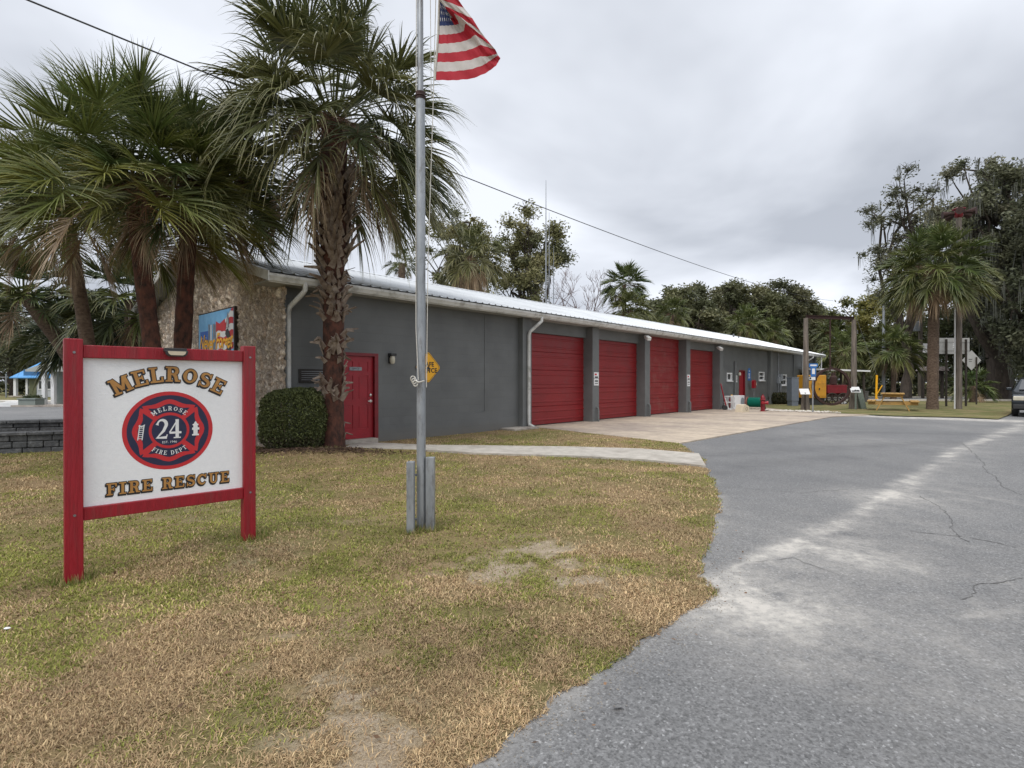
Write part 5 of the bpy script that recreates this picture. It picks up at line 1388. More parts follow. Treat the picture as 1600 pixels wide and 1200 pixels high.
v=G(966,1110); q=MB(); q.add([(-.035,0,.012),(-.01,-.012,.02),(.035,0,.012),(.01,.014,.004)],[(0,1,2,3)]); o=q.build('fallen_leaf',pm('dead_leaf',(.25,.10,.07),(.2,.08,.06),20,.8)); tag(o,'single reddish dead leaf on the asphalt near the lawn edge','leaf'); o.location=(v.x,v.y,0)
v=G(10,992); q=MB(); q.lathe([(.004,0),(.022,.006),(.026,.016),(.018,.026),(.004,.03)],n=9); o=q.build('pebble',M['white'],smooth=True); tag(o,'small white pebble in the grass at the left edge','stone'); o.location=(v.x,v.y,.03); o.scale=(.7,.5,.4)

# ================================================================= power line
def wire(label,p,q_,sag,r=.012):
    p=Vector(p);q_=Vector(q_); m=MB(); n=40; m.tube([p+(q_-p)*(i/n)-Vector((0,0,4*sag*(i/n)*(1-i/n))) for i in range(n+1)],r,6); tag(m.build('power_line',M['cable'],smooth=True),label,'cable')
p=A(115,0,8.0); e=A(1302,470,60); d=(p-e).normalized()
wire('thin dark power line crossing the whole sky above the palms and roof',p+d*6,e,.95,.013)

# radio masts
def mast(label,x,y,Y,r):
    p=A(x,y,Y); m=MB(); m.tube([(0,0,0),(0,0,p.z*.7),(0,0,p.z)],[r,r*.8,r*.25],8)
    for k in range(3): m.tube([(-.12,0,p.z*(.55+.12*k)),(.12,0,p.z*(.55+.12*k))],.012,5)
    o=m.build('radio_mast',M['galv'],smooth=True); o.location=(p.x,p.y,0); tag(o,label,'antenna',group='radio masts behind the roof')
mast('tallest thin radio mast behind the roof, left of the three',853,282,32,.05)
mast('middle thin radio mast behind the roof',858,332,32.4,.035)
mast('shortest yellowish radio mast behind the roof, right of the three',865,384,32.8,.035)

# ================================================================= OBJECTS ALONG THE STATION
v=G(1135,641); o=thing('hand_truck','red and black two-wheeled hand truck leaning by the last garage pillar','hand truck',v,TH+.4)
q=MB(); q.tube([(-.18,0,.12),(-.16,.25,1.25),(0,.27,1.36),(.16,.25,1.25),(.18,0,.12)],.025,7)
for z__ in (.35,.65,.95): q.bar((-.17,.2*z__,z__),(.17,.2*z__,z__),.035,.02)
q.build('frame',M['red'],o,smooth=True)
q=MB(); q.box(-.22,.22,-.25,.02,.03,.045); q.bar((-.2,-.1,.05),(-.1,.06,.6),.04); q.bar((.2,-.1,.05),(.1,.06,.6),.04); q.build('toe_plate',M['gutter'],o)
for sx in (-.26,.26):
    q=MB(); q.lathe([(.03,-.03),(.11,-.035),(.13,-.02),(.13,.02),(.11,.035),(.03,.03)],(sx,.08,.14),14,axis='x'); q.build('wheel',M['black'],o,smooth=True)
v=G(1149,640); o=thing('slatted_crate','white slatted crate with a red can in it beside the hand truck','crate',v,TH)
q=MB()
for x_ in (-.25,-.09,.09,.25):
    for y_ in (0,.45): q.box(x_-.03,x_+.03,y_,y_+.02,0,.72)
for z__ in (.03,.36,.66):
    for y_ in (-.02,.47): q.box(-.28,.28,y_,y_+.02,z__,z__+.06)
    for x_ in (-.28,.26): q.box(x_,x_+.02,0,.47,z__+.001,z__+.059)
q.box(-.27,.27,.02,.45,.0,.02); q.build('slats',M['white'],o)
o=thing('fuel_can','red fuel can with a yellow cap standing in the white slatted crate','can',v+Vector((.0,.0,.02))+SD(.08,.22),TH)
q=MB(); q.lathe([(.10,0),(.12,.03),(.12,.5),(.10,.58),(.05,.64)],(0,0,0),14); q.build('body',M['red'],o,smooth=True)
q=MB(); q.lathe([(.055,.64),(.055,.72),(.04,.76)],(0,0,0),12); q.build('cap',M['yellow'],o,smooth=True)
v=G(1160,640); o=thing('white_cabinet','white cabinet with a grey rounded front panel by the side door','cabinet',v,TH)
q=MB(); q.box(-.33,.33,0,.5,.0,.74); q.build('body',M['white'],o,bevel=.02)
q=MB(); q.prism([(-.24,.05),(.24,.05),(.24,.5)]+[(.24*math.cos(R(a)),.5+.14*math.sin(R(a))) for a in range(15,180,15)]+[(-.24,.5)],-.012,0); q.build('panel',M['grey_box'],o)
v=G(1165.5,645); o=thing('marker_box','cream peaked box with a faint emblem on the concrete by the hose reel','box',v,TH-.25)
q=MB(); q.prism([(-.3,0),(.3,0),(.26,.30),(.0,.40),(-.16,.36)],0,.4); q.build('body',M['tan'],o,bevel=.01)
q=MB(); 
for a0_ in range(0,360,30): q.bar((.06+.08*math.cos(R(a0_)),-.004,.19+.08*math.sin(R(a0_))),(.06+.08*math.cos(R(a0_+30)),-.004,.19+.08*math.sin(R(a0_+30))),.014,.006)
q.build('emblem',M['wood'],o)
v=G(1178,640); o=thing('hose_reel','reel of green hose between wooden end discs by the station wall','hose reel',v,-.75)
q=MB(); 
prof=[(.09,-.34)]
for i in range(24): x_=-.33+i*.028; prof+=[(.23,x_),(.262,x_+.014)]
prof+=[(.09,.36)]
q.lathe(prof,(0,.2,.38),18,axis='x'); q.build('hose',M['hose'],o,smooth=True)
for x_ in (-.40,.37):
    q=MB(); q.lathe([(.04,0),(.29,0),(.29,.04),(.04,.04)],(x_,.2,.38),20,axis='x'); q.build('end_disc',pm('reel_wood',(.30,.12,.09),(.22,.09,.07),8,.8),o)
for x_ in (-.46,.42):
    q=MB(); q.bar((x_+.02,-.05,0),(x_+.02,.2,.4),.05); q.bar((x_+.02,.45,0),(x_+.02,.2,.4),.05); q.build('leg',M['wood_dark'],o)
v=G(1192,643.5); o=thing('fire_hydrant','old dark red fire hydrant standing at the edge of the concrete','hydrant',v,TH+.3)
q=MB(); q.lathe([(.15,0),(.15,.05),(.10,.06),(.095,.55),(.14,.57),(.14,.60),(.11,.62),(.10,.72),(.06,.79),(.03,.81),(.03,.86)],(0,0,0),16); q.build('barrel',M['darkred'],o,smooth=True)
for sx in (-1,1):
    q=MB(); q.lathe([(.05,0),(.05,.10),(.07,.10),(.07,.16),(.03,.165)] if sx>0 else [(.05,0),(.05,-.10),(.07,-.10),(.07,-.16),(.03,-.165)],(sx*.08,0,.46),12,axis='x'); q.build('nozzle',M['red'],o,smooth=True)
q=MB(); q.lathe([(.07,0),(.07,-.10),(.09,-.10),(.09,-.17),(.03,-.175)],(0,-.07,.44),12,axis='y'); q.build('nozzle',M['red'],o,smooth=True)
# wall sign blue, call box, small paper notice, light
s_,z_=SZ(1170.5,585,DM); o=wallthing('blue_wall_sign','blue round-topped sign with white lettering beside the red side door','sign',s_,DM-.015,z_)
q=MB(); q.prism([(-.26,-.36),(.26,-.36),(.26,.14)]+[(.26*math.cos(R(a)),.14+.24*math.sin(R(a))) for a in range(15,180,15)]+[(-.26,.14)],0,.012); q.build('panel',M['blue'],o)
q=MB()
for z__,w__ in ((.2,.1),(.02,.17),(-.09,.12),(-.2,.17)): q.box(-w__,w__*.6,-.004,0,z__-.03,z__+.03)
q.build('print',M['white'],o)
s_,z_=SZ(1171,601,DM); o=wallthing('call_box','small red emergency call box on a thin post under the blue wall sign','call box',s_,DM-.25,0)
q=MB(); q.tube([(0,0,0),(0,0,z_-.2)],.03,8); q.build('post',M['steel'],o); q=MB(); q.box(-.16,.16,-.08,.08,z_-.2,z_+.18); q.prism([(-.17,z_+.18),(.17,z_+.18),(0,z_+.27)],-.09,.09); q.build('box',M['red'],o,bevel=.01)
q=MB(); q.box(.17,.2,-.09,.09,z_-.04,z_+.12); q.build('flap',M['tan'],o)
s_,z_=SZ(1150.7,592,DM); o=wallthing('paper_notice','small white paper notice on the wall left of the red side door','notice',s_,DM-.008,z_)
q=MB(); q.box(-.11,.11,0,.006,-.19,.19); q.build('sheet',M['white'],o); q=MB()
for z__ in (.12,.05,-.02,-.09): q.box(-.08,.08,-.002,0,z__-.008,z__+.008)
q.build('print',M['letterblack'],o)
s_,z_=SZ(1153.2,584.5,DM); q=MB(); q.lathe([(.03,.1),(.07,.05),(.07,-.07),(.03,-.1)],(s_-s0,DM-D0-.09,z_),10); q.build('wall_lamp',M['lampglass'],root,smooth=True)

# edging bed of pebbles between concrete and island
def pebbles():
    rs=np.random.RandomState(8); m=MB()
    a=G(1205,643); b=G(1300,646)
    for i in range(170):
        t=rs.rand(); p=a+(b-a)*t+Vector((rs.uniform(-.4,.4),rs.uniform(-.5,.5),.03)); r_=rs.uniform(.03,.075)
        m.lathe([(r_*.3,0),(r_,r_*.4),(r_*.8,r_*.9),(r_*.2,r_*1.1)],(p.x,p.y,p.z),6)
    tag(m.build('gravel_border',kerbm,smooth=True),'pale stones edging the concrete apron before the timber frame','gravel',kind='stuff')
pebbles()

# ================================================================= TIMBER FRAME, RING, PLAQUES
pL=G(1259,641); pR=G(1334,640)
fa=math.atan2(pR.y-pL.y,pR.x-pL.x); span=(pR-pL).length
zt_=A(1259,497,pL.y).z
o=thing('timber_frame','tall two-post timber frame with a dark steel crossbeam on the grass','frame',pL,fa)
for x_,nm in ((0,1),(span,2)):
    q=MB(); q.tube([(x_,0,-.05),(x_,0,.9),(x_+.01,0,zt_*.6),(x_,0,zt_)],[.17,.15,.13,.105],10); q.tube([(x_-.12,.05,0),(x_-.10,.03,1.0)],[.12,.07],8); q.tube([(x_+.14,-.02,0),(x_+.12,0,.55)],[.10,.06],8); q.build('post',M['wood'],o,smooth=True)
q=MB(); q.box(.02,span+.02,-.06,.06,zt_-.02,zt_+.0); q.box(.02,span+.02,-.06,.06,zt_+.13,zt_+.15); q.box(.02,span+.02,-.01,.01,zt_+.001,zt_+.129); q.build('crossbeam',M['rust'],o)
q=MB(); q.tube([(span*.5,0,zt_+.14),(span*.5,0,A(1297,580,pL.y).z)],.035,6); q.build('hanger_rod',M['rust'],o)
c=A(1299,604,(pL.y+pR.y)/2)
o=thing('iron_ring','large rusty iron tyre ring hanging from the timber frame','ring',c,fa-.25)
q=MB(); rr=.93; q.v=[]; n=48; vs=[]
for i in range(n):
    a_=2*math.pi*i/n
    for (dr,dy) in ((-.055,-.07),(.055,-.07),(.055,.07),(-.055,.07)): vs.append(((rr+dr)*math.cos(a_),dy,(rr+dr)*math.sin(a_)))
fs=[]
for i in range(n):
    j=(i+1)%n
    for k in range(4): fs.append((4*i+k,4*i+(k+1)%4,4*j+(k+1)%4,4*j+k))
q.add(vs,fs); q.tube([(0,0,rr),(0,0,rr+.12)],.05,8); q.build('hoop',M['rust'],o)
for (x_,y_,Y,l,pic) in ((1258,612,pL.y-.45,'white information plaque on a stand in front of the left timber post',0),(1337,609,pR.y-.5,'white information plaque with dark picture by the right timber post',1)):
    p=A(x_,y_,Y); o=thing('information_plaque',l,'plaque',(p.x,p.y,0),fa-.35,'white plaques at the timber frame posts')
    q=MB(); q.tube([(0,.0,0),(0,0,p.z-.05)],.045,8); q.build('stand',M['green_ob'] if pic else M['wood_dark'],o)
    q=MB(); q.add([(-.23,-.06,p.z-.13),(.23,-.06,p.z-.13),(.2,.09,p.z+.15),(-.26,.09,p.z+.15),(-.23,-.04,p.z-.14),(.23,-.04,p.z-.14),(.2,.11,p.z+.14),(-.26,.11,p.z+.14)],[(0,1,2,3),(4,7,6,5),(0,4,5,1),(1,5,6,2),(2,6,7,3),(3,7,4,0)]); po=q.build('board',M['white'],o)
    if pic:
        q=MB(); q.add([(-.20,-.048,p.z-.10),(.18,-.048,p.z-.10),(.19,-.012,p.z-.03),(.1,.0,p.z-.0),(.05,-.01,p.z-.02),(-.02,.008,p.z+.01),(-.08,-.01,p.z-.03),(-.21,-.014,p.z-.035)],[tuple(range(8))]); q.build('picture',M['letterblack'],po)
v=G(1347,640); q=MB(); q.prism([(-.30,1.05),(.02,1.08),(.28,0),(-.02,0)],0,.35); o=q.build('painted_stump',M['green_ob'],bevel=.03); tag(o,'leaning green-stained slab beside the right timber post','slab'); o.location=v

# sign on the thin pole in front
v=G(1270,645); zt2=A(0,568,v.y).z; o=thing('blue_pole_sign','blue sign on a thin steel pole standing at the edge of the concrete','sign',v,.1)
q=MB(); q.tube([(0,0,0),(0,0,zt2)],.03,8); q.build('pole',M['galv'],o)
q=MB(); q.prism([(-.13,zt2-.62),(.13,zt2-.62),(.13,zt2-.2),(.22,zt2-.16),(.22,zt2+.0),(-.22,zt2+.0),(-.22,zt2-.16),(-.13,zt2-.2)],-.045,-.032); po=q.build('panel',M['blue'],o)
q=MB(); q.box(-.16,.16,-.05,-.045,zt2-.12,zt2-.05); q.box(-.07,.07,-.05,-.045,zt2-.5,zt2-.24); q.box(-.06,.06,-.05,-.0455,zt2-.75,zt2-.65); q.build('print',M['white'],po)
q=MB(); q.box(-.10,.10,-.045,-.032,zt2-.78,zt2-.64); q.build('small_plate',M['white'],o)

# generator
Yg=33.0; c0=A(1259,0,Yg).x; c1=A(1293,0,Yg).x; zT=A(0,586,Yg).z; zB=A(0,622,Yg).z
o=thing('generator','yellow enclosed standby generator behind the left timber post','generator',(c0,Yg,0),.08)
wg=c1-c0
q=MB(); q.box(0,wg,0,.9,zB,zT); q.build('enclosure',M['cat'],o,bevel=.03)
q=MB(); q.box(.05,wg-.05,.1,.85,.03,zB-.003); q.build('skid',M['black'],o)
for k in range(2):
    q=MB(); q.box(.12+k*wg*.5,wg*.46+k*wg*.5,-.02,-.001,zB+.12,zT-.45); po=q.build('door',M['cat'],o,bevel=.01)
    q=MB(); q.box(.16+k*wg*.5,.22+k*wg*.5,-.05,-.02,zB+.5,zB+.62); q.build('handle',M['black'],po)
q=MB(); q.box(.12,.72,-.012,-.001,zT-.34,zT-.08); po=q.build('logo_plate',M['black'],o)
q=MB(); addtxt(q,'CAT',lambda u,v:(.42+u,-.016,zT-.21+v),.26,0,.95,.01); q.add([(.35,-.02,zT-.32),(.50,-.02,zT-.32),(.425,-.02,zT-.22)],[(0,1,2)],1); q.build('lettering',[M['white'],M['yellow']],po)
q=MB(); q.box(.45,.62,-.004,-.001,zB+.03,zB+.09); q.box(.72,.9,-.004,-.001,zB+.03,zB+.09); q.build('vent',M['black'],o)
p=A(1243,0,32); q=MB(); q.box(-.22,.2,0,.6,.32,1.7); q.box(-.2,.18,.02,.58,0,.318); q.box(-.24,.22,-.02,.62,1.701,1.74); o=q.build('electrical_cabinet',pm('cabinet_blue_grey',(.16,.18,.21),(.13,.15,.18),4,.5),bevel=.01); tag(o,'plain light grey electrical cabinet between the station wall and the generator','cabinet'); o.location=(p.x,p.y,0)
# antique red wagon behind the ring
Yw=34.5; x0_=A(1293,0,Yw).x; x1_=A(1324,0,Yw).x; o=thing('fire_wagon','dark red antique fire wagon with old wheels behind the iron ring','wagon',(x0_,Yw,0),0)
wg=x1_-x0_; zR=A(0,602,Yw).z
q=MB(); q.box(0,wg,0,1.1,zR-.52,zR); q.box(-.02,wg+.03,-.02,1.12,zR-.04,zR+.02); q.build('body',M['darkred'],o,bevel=.04)
q=MB(); q.box(.05,wg-.1,.1,1.0,zR-.75,zR-.52); q.bar((wg,0.5,zR-.6),(wg+.7,.5,zR-.95),.07); q.build('chassis',M['rust'],o)
q=MB(); q.lathe([(.10,0),(.22,.05),(.22,.5),(.12,.62),(.12,.8)],(wg*.55,.55,zR+.02),14); q.tube([(.2,.5,zR),(.2,.5,zR+.75),(wg*.5,.5,zR+.7)],.03,6); q.build('pump',M['rust'],o)
for x_ in (.25,wg-.3):
    for y_ in (-.07,1.12):
        q=MB(); n=20; rr=.36; q.tube([(x_+rr*math.cos(2*math.pi*i/n),y_,.38+rr*math.sin(2*math.pi*i/n)) for i in range(n+1)],.035,6,cap=False)
        for k in range(8): q.bar((x_,y_,.38),(x_+rr*math.cos(k*math.pi/4),y_,.38+rr*math.sin(k*math.pi/4)),.03,.03)
        q.build('wheel',M['wood_dark'],o)
v=G(1316,632); q=MB(); q.prism([(-.35,0),(.35,0),(.33,.12),(.1,.2),(-.3,.16)],0,.25); o=q.build('stone_block',M['white'],bevel=.02); tag(o,'low white block on the grass under the iron ring','block'); o.location=v
v=G(1323,631); q=MB(); q.bar((0,0,.02),(-.45,.1,.75),.09,.05); q.bar((.05,.02,.02),(-.42,.16,.5),.05,.04); q.box(-.1,.15,-.06,.12,0,.03); o=q.build('leaning_plank',M['gutter']); tag(o,'pale plank propped up at the right side of the iron ring','plank'); o.location=v
# shelter
Ys=37; a=A(1282,578,Ys); b=A(1360,580.5,Ys); o=thing('shelter','open shelter with a thin flat white roof behind the timber frame','shelter',(a.x,Ys,0),0)
q=MB(); ws=b.x-a.x; q.add([(0,0,a.z),(ws,0,b.z-.02),(ws,3,b.z+.05),(0,3,a.z+.07),(0,0,a.z+.10),(ws,0,b.z+.08),(ws,3,b.z+.15),(0,3,a.z+.17)],[(0,3,2,1),(4,5,6,7),(0,1,5,4),(1,2,6,5),(2,3,7,6),(3,0,4,7)]); q.build('roof',M['white'],o)
for x_ in (.15,ws-.35):
    for y_ in (.2,2.8): q=MB(); q.box(x_,x_+.12,y_,y_+.12,0,b.z-.03); q.build('post',M['wood_dark'],o)
# bin
v=G(1349,628.5); q=MB(); q.lathe([(.27,0),(.30,.02),(.32,.72),(.34,.74),(.34,.80),(.29,.80),(.28,.5)],n=18); o=q.build('litter_bin',pm('bin_concrete',(.13,.12,.11),(.09,.085,.08),12,.95,bump=.5),smooth=True); tag(o,'round dark concrete litter bin right of the timber frame','bin'); o.location=v
# picnic table (end-on)
v=G(1395,643); o=thing('picnic_table','yellowish timber picnic table with attached benches on the grass','picnic table',v,-R(35))
K=1.18
def pt_(mb,*a,**k): mb.bar(*a,**k)
q=MB(); 
for i in range(5): q.box((-.40+.165*i-.01)*K*1.0,(-.40+.165*i+.145)*K*1.0,-.1,2.0,.72*K,.76*K)
q.build('tabletop',M['wood_y'],o,bevel=.006)
for sx in (-1,1):
    q=MB()
    for i in range(2): 
        a_=sx*(.60+.155*i)*K; q.box(min(a_,a_+sx*.145*K),max(a_,a_+sx*.145*K),-.1,2.0,.40*K,.44*K)
    q.build('bench',M['wood_y'],o,bevel=.006)
for y_ in (.12,1.7):
    for sx in (-1,1):
        q=MB(); q.bar((sx*.24*K,y_,.715*K),(sx*.58*K,y_,0),.05,.14,up=(0,1,0)); q.build('leg',M['wood_y'],o)
    q=MB(); q.box(-.86*K,.86*K,y_+.04,y_+.085,.27*K,.395*K); q.box(-.36*K,.36*K,y_+.04,y_+.085,.60*K,.715*K); q.build('crosspiece',M['wood_y'],o)
# yellow post with brace
v=G(1369,626); v.y=42; v.x=A(1369,0,42).x; o=thing('guy_anchor','yellow guy-wire guard post with brace before the far woods','post',(v.x,v.y,0))
q=MB(); q.tube([(0,0,0),(.05,0,2.0)],.075,8); q.bar((0,0,.4),(.55,.1,1.2),.05); q.bar((0,-.01,.3),(.02,-.3,.0),.05); q.build('guard',M['yellow'],o)
q=MB(); q.tube([(.05,0,2.0),(.35,4,8.8)],.012,5); q.build('guy_wire',M['cable'],o)
def pole(name,label,x,yb,yt,Y,r,mat,**kw):
    p=A(x,yt,Y); o=thing(name,label,kw.get('cat','utility pole'),(p.x,Y,0)); q=MB(); q.tube([(0,0,-.05),(0,0,p.z*.5),(0,0,p.z)],[r,r*.9,r*.75],12); q.build('pole',mat,o,smooth=True); return o,p.z
pole('metal_pole','slim grey metal pole standing behind the picnic table',1380.5,0,478,46,.13,M['galv'])
o,z_=pole('utility_pole','pale wooden utility pole with a transformer can behind the tall palm',1438,0,470,50,.20,M['wood'])
q=MB(); q.lathe([(.2,0),(.26,.05),(.26,.85),(.2,.95)],(-.42,-.1,A(0,518,50).z),14); q.build('transformer',M['grey_box'],o,smooth=True)
q=MB(); q.bar((-.9,0,z_-.9),(.9,0,z_-.9),.1,.1); q.build('crossarm',M['wood'],o)
o,z_=pole('siren_pole','weathered grey wooden pole carrying a red horn siren above the palm',1497.5,0,338,28.4,.165,M['wood'])
q=MB(); q.tube([(-.19,0,.0),(-.19,0,6)],.035,6); q.build('conduit',M['white'],o)
q=MB(); q.lathe([(.12,-.1),(.2,0),(.2,.28),(.3,.34),(.3,.38),(.1,.46)],(0,0,z_),14); q.build('siren_motor',M['darkred'],o,smooth=True)
for k in range(5):
    an=k*2*math.pi/5+.3; d=Vector((math.cos(an),math.sin(an),0)); q=MB(); q.tube([Vector((0,0,z_+.15))+d*.15,Vector((0,0,z_+.14))+d*.4,Vector((0,0,z_+.12))+d*.72],[.06,.10,.19],10); q.build('horn',M['rust'],o,smooth=True)
# sign backs
Yb=31.5; a=A(1466,528,Yb); b=A(1516,553,Yb); o=thing('road_sign','large blank rectangular back of a road sign on two dark posts','road sign',(a.x,Yb,0),.03)
q=MB(); w_s=b.x-a.x; q.box(0,w_s,-.0,.012,b.z,a.z); q.box(.02,w_s-.02,-.03,-.0,b.z+.2,b.z+.24); q.box(.02,w_s-.02,-.03,-.0,a.z-.24,a.z-.2); po=q.build('panel',M['signback'],o)
q=MB()
for i,z__ in enumerate((.12,.02,-.08)): q.box(w_s*.46,w_s*.60,-.004,0,(a.z+b.z)/2+z__-.02,(a.z+b.z)/2+z__+.02)
q.build('sticker',M['white'],po)
for x_ in (A(1477.5,0,Yb).x-a.x,A(1509,0,Yb).x-a.x):
    q=MB(); q.bar((x_,-.06,-.05),(x_,-.06,a.z-.08),.10,.06); q.build('post',M['wood_dark'],o)
Yd=34; c=A(1518,563,Yd); o=thing('diamond_sign','unpainted back of a diamond road sign beside the large sign back','road sign',(c.x,Yd,0),.05)
q=MB(); hd_=.64; q.prism([(-hd_,c.z),(0,c.z-hd_),(hd_,c.z),(0,c.z+hd_)],0,.01); po=q.build('panel',M['signback'],o,bevel=.01)
q=MB(); q.box(-.2,.05,-.004,0,c.z+.04,c.z+.08); q.box(-.18,.02,-.004,0,c.z-.08,c.z-.05); q.build('sticker',M['letterblack'],po)
q=MB(); q.bar((.28,-.05,-.05),(.28,-.05,c.z+.2),.07,.05); q.build('post',M['wood_dark'],o)
# white small sign edge left of palm trunk
Yq=47; c=A(1450,543,Yq); o=thing('white_road_sign','small white sign half hidden behind the tall palm trunk','road sign',(c.x,Yq,0)); q=MB(); q.box(-.45,.75,0,.02,c.z-.45,c.z+.35); q.build('panel',M['white'],o); q=MB(); q.bar((.1,.06,0),(.1,.06,c.z+.2),.08,.06); q.build('post',M['wood_dark'],o)
# kiosk
Yk=46; a=A(1440,573,Yk); b=A(1476,590,Yk); o=thing('notice_kiosk','dark notice kiosk with a pale sloped roof beyond the road','kiosk',(a.x,Yk,0)); w_k=b.x-a.x
q=MB(); q.prism([(-.1,a.z-.35),(w_k+.1,a.z-.35),(w_k-.15,a.z),(.15,a.z)],-.4,.6); q.build('roof',pm('shingle',(.30,.26,.25),(.16,.13,.12),9,.9,lo=.45,hi=.55),o)
q=MB(); q.box(.15,w_k-.15,.0,.15,b.z-.25,a.z-.352); q.build('board',M['wood_dark'],o)
for x_ in (.1,w_k-.22): q=MB(); q.box(x_,x_+.12,-.05,.2,0,a.z-.353); q.build('post',M['wood_dark'],o)

# ================================================================= SUV at the right edge
def suv():
    p=G(1591,652); L=4.6; W=1.85; o=thing('parked_suv','dark grey parked sport utility car cut off by the right edge','car',(p.x+.93*.73,p.y-.93*.68+.3,0),-R(44))
    paint=pm('car_grey_paint',(.03,.035,.04),(.025,.03,.035),2,.22,.5)
    # profile along y (front at y=0 facing camera), z up
    side=[(0,.35),(-.02,.62),(.06,.92),(.5,1.02),(1.05,1.08),(1.75,1.58),(2.3,1.66),(3.8,1.62),(4.35,1.15),(4.55,1.0),(4.6,.4),(4.3,.28),(.2,.28)]
    m=MB(); n=len(side)
    def sec(xf): return [(xf*(1 if z<1.1 else 1-.28*(z-1.1)/.56),y,z) for y,z in side]
    a=sec(-W/2);b=sec(W/2); a2=[(x*.9,y,z) for x,y,z in a]
    m.add(a+b,[(i,(i+1)%n,(i+1)%n+n,i+n) for i in range(n)]+[tuple(range(n)),tuple(range(2*n-1,n-1,-1))])
    m.build('body',paint,o,bevel=.05)
    q=MB(); q.add([(-.72,1.09,1.12),(.72,1.09,1.12),(.62,1.66,1.54),(-.62,1.66,1.54)],[(0,1,2,3)]); 
    for v_ in range(4): q.v[v_]=(q.v[v_][0],q.v[v_][1]-.02,q.v[v_][2]+.015)
    q.build('windscreen',M['glass'],o)
    for sx in (-1,1):
        q=MB(); q.add([(sx*.935,1.3,1.14),(sx*.935,3.75,1.14),(sx*.825,3.65,1.53),(sx*.825,1.85,1.53)],[(0,1,2,3)]); q.build('side_window',M['glass'],o)
        q=MB(); q.box(sx*.93 if sx>0 else -1.13,1.13 if sx>0 else -.93,1.25,1.38,1.08,1.22); q.build('mirror',paint,o,bevel=.03)
        q=MB(); q.box(sx*.52 if sx>0 else -.88,.88 if sx>0 else -.52,-.03,.10,.68,.86); q.build('headlight',M['lampglass'],o,bevel=.03)
        for y_ in (.85,3.6):
            q=MB(); q.lathe([(.2,-.11),(.33,-.11),(.35,-.07),(.35,.07),(.33,.11),(.2,.11)],(sx*.83,y_,.35),22,axis='x'); wo=q.build('wheel',M['black'],o,smooth=True)
            q=MB(); q.lathe([(.05,.0),(.21,.01),(.21,.03),(.05,.04)] ,(sx*.83+sx*.10,y_,.35),16,axis='x'); q.build('rim',M['steel'],wo,smooth=True)
    q=MB(); q.box(-.5,.5,-.035,.02,.66,.84); 
    q.build('grille',M['black'],o,bevel=.01)
    q=MB(); q.box(-.88,.88,-.06,.05,.34,.52); q.build('bumper',M['black'],o,bevel=.02)
suv()

# ================================================================= LEFT SIDE
stone=pm('planter_stone',(.105,.108,.11),(.055,.057,.06),5,.95,bump=1,bscale=16,dirt=(.20,.20,.20),dscale=7)
pa=Vector((-10.17,10.68,0)); dv=Vector((.93,.36,0)).normalized(); 
def planter(label,off,z0,zt2,seed,ta,tb):
    rs=np.random.RandomState(seed); nv=Vector((-dv.y,dv.x,0)); base=pa+nv*off
    o=thing('planter_wall',label,'retaining wall',base,math.atan2(dv.y,dv.x),'stone planter walls at the left')
    q=MB(); z=z0; row=0; hts=[.15,.14,.13] if zt2-z0>.3 else [.2]
    tot=sum(hts); 
    for h_ in hts:
        h_=h_*(zt2-z0-.06)/tot; x=ta+(.15 if row%2 else 0)
        while x<tb:
            w__=rs.uniform(.22,.5); x1=min(x+w__,tb)
            d_=rs.uniform(0,.02); q.box(x+.006,x1-.006,d_,.26,z+.005,z+h_-.005); x=x1
        z+=h_; row+=1
    q.build('block_course',stone,o,bevel=.014)
    q=MB(); x=ta
    while x<tb: x1=min(x+rs.uniform(.4,.6),tb); q.box(x+.004,x1-.004,-.03,.32,zt2-.06,zt2+rs.uniform(-.004,.004)); x=x1
    q.build('cap_course',stone,o,bevel=.01)
    q=MB(); q.box(ta,tb,.26,.5,z0,zt2-.07); q.build('soil',M['lawn'],o)
planter('lower front tier of the dark stone planter wall at the left edge',0,-.02,.44,3,-5,2.9)
planter('upper back tier of the dark stone planter wall at the left edge',.5,.30,.65,4,-5,2.9)
q=MB(); q.box(-5,2.9,.3,.52,.35,.40)
# blue-roofed house
Yh=52.5; a=A(30,0,Yh); s1=Yh/F
o=thing('blue_roofed_house','small pale house with a bright blue metal roof across the lot','house',(a.x,Yh,0))
hpal=pm('pale_siding',(.48,.50,.52),(.42,.44,.46),3,.7); bluer=pm('blue_roof_metal',(.11,.34,.66),(.09,.28,.56),2,.4)
hw=9.5; ze=A(0,591,Yh).z; zr=A(0,562,Yh).z
q=MB(); q.box(.95,hw,.0,5,0,ze); q.build('wall',hpal,o)
q=MB(); q.add([(-.5,-.5,ze),(hw+.4,-.5,ze),(hw+.4,2.6,zr),(.35,2.6,zr),(-.5,5.5,ze),(hw+.4,5.5,ze),(-.5,-.5,ze+.08),(hw+.4,-.5,ze+.08),(hw+.4,2.6,zr+.1),(.35,2.6,zr+.1),(-.5,5.5,ze+.08),(hw+.4,5.5,ze+.08)],[(6,7,8,9),(9,8,11,10),(0,3,2,1),(3,4,5,2),(0,1,7,6),(4,10,11,5),(6,9,10),(0,4,3),(1,2,8,7),(2,5,11,8)]); q.build('roof',bluer,o)
q=MB(); q.box(-.3,-.06,-.3,-.05,0,ze); q.build('porch_post',M['white'],o)
q=MB(); q.box(-.5,.9,-.6,5,0,.12); q.build('porch_floor',M['conc'],o)
wx0=A(60,0,Yh).x-a.x; wx1=A(82,0,Yh).x-a.x; wz0=A(0,609,Yh).z; wz1=A(0,594,Yh).z
q=MB(); t=.09
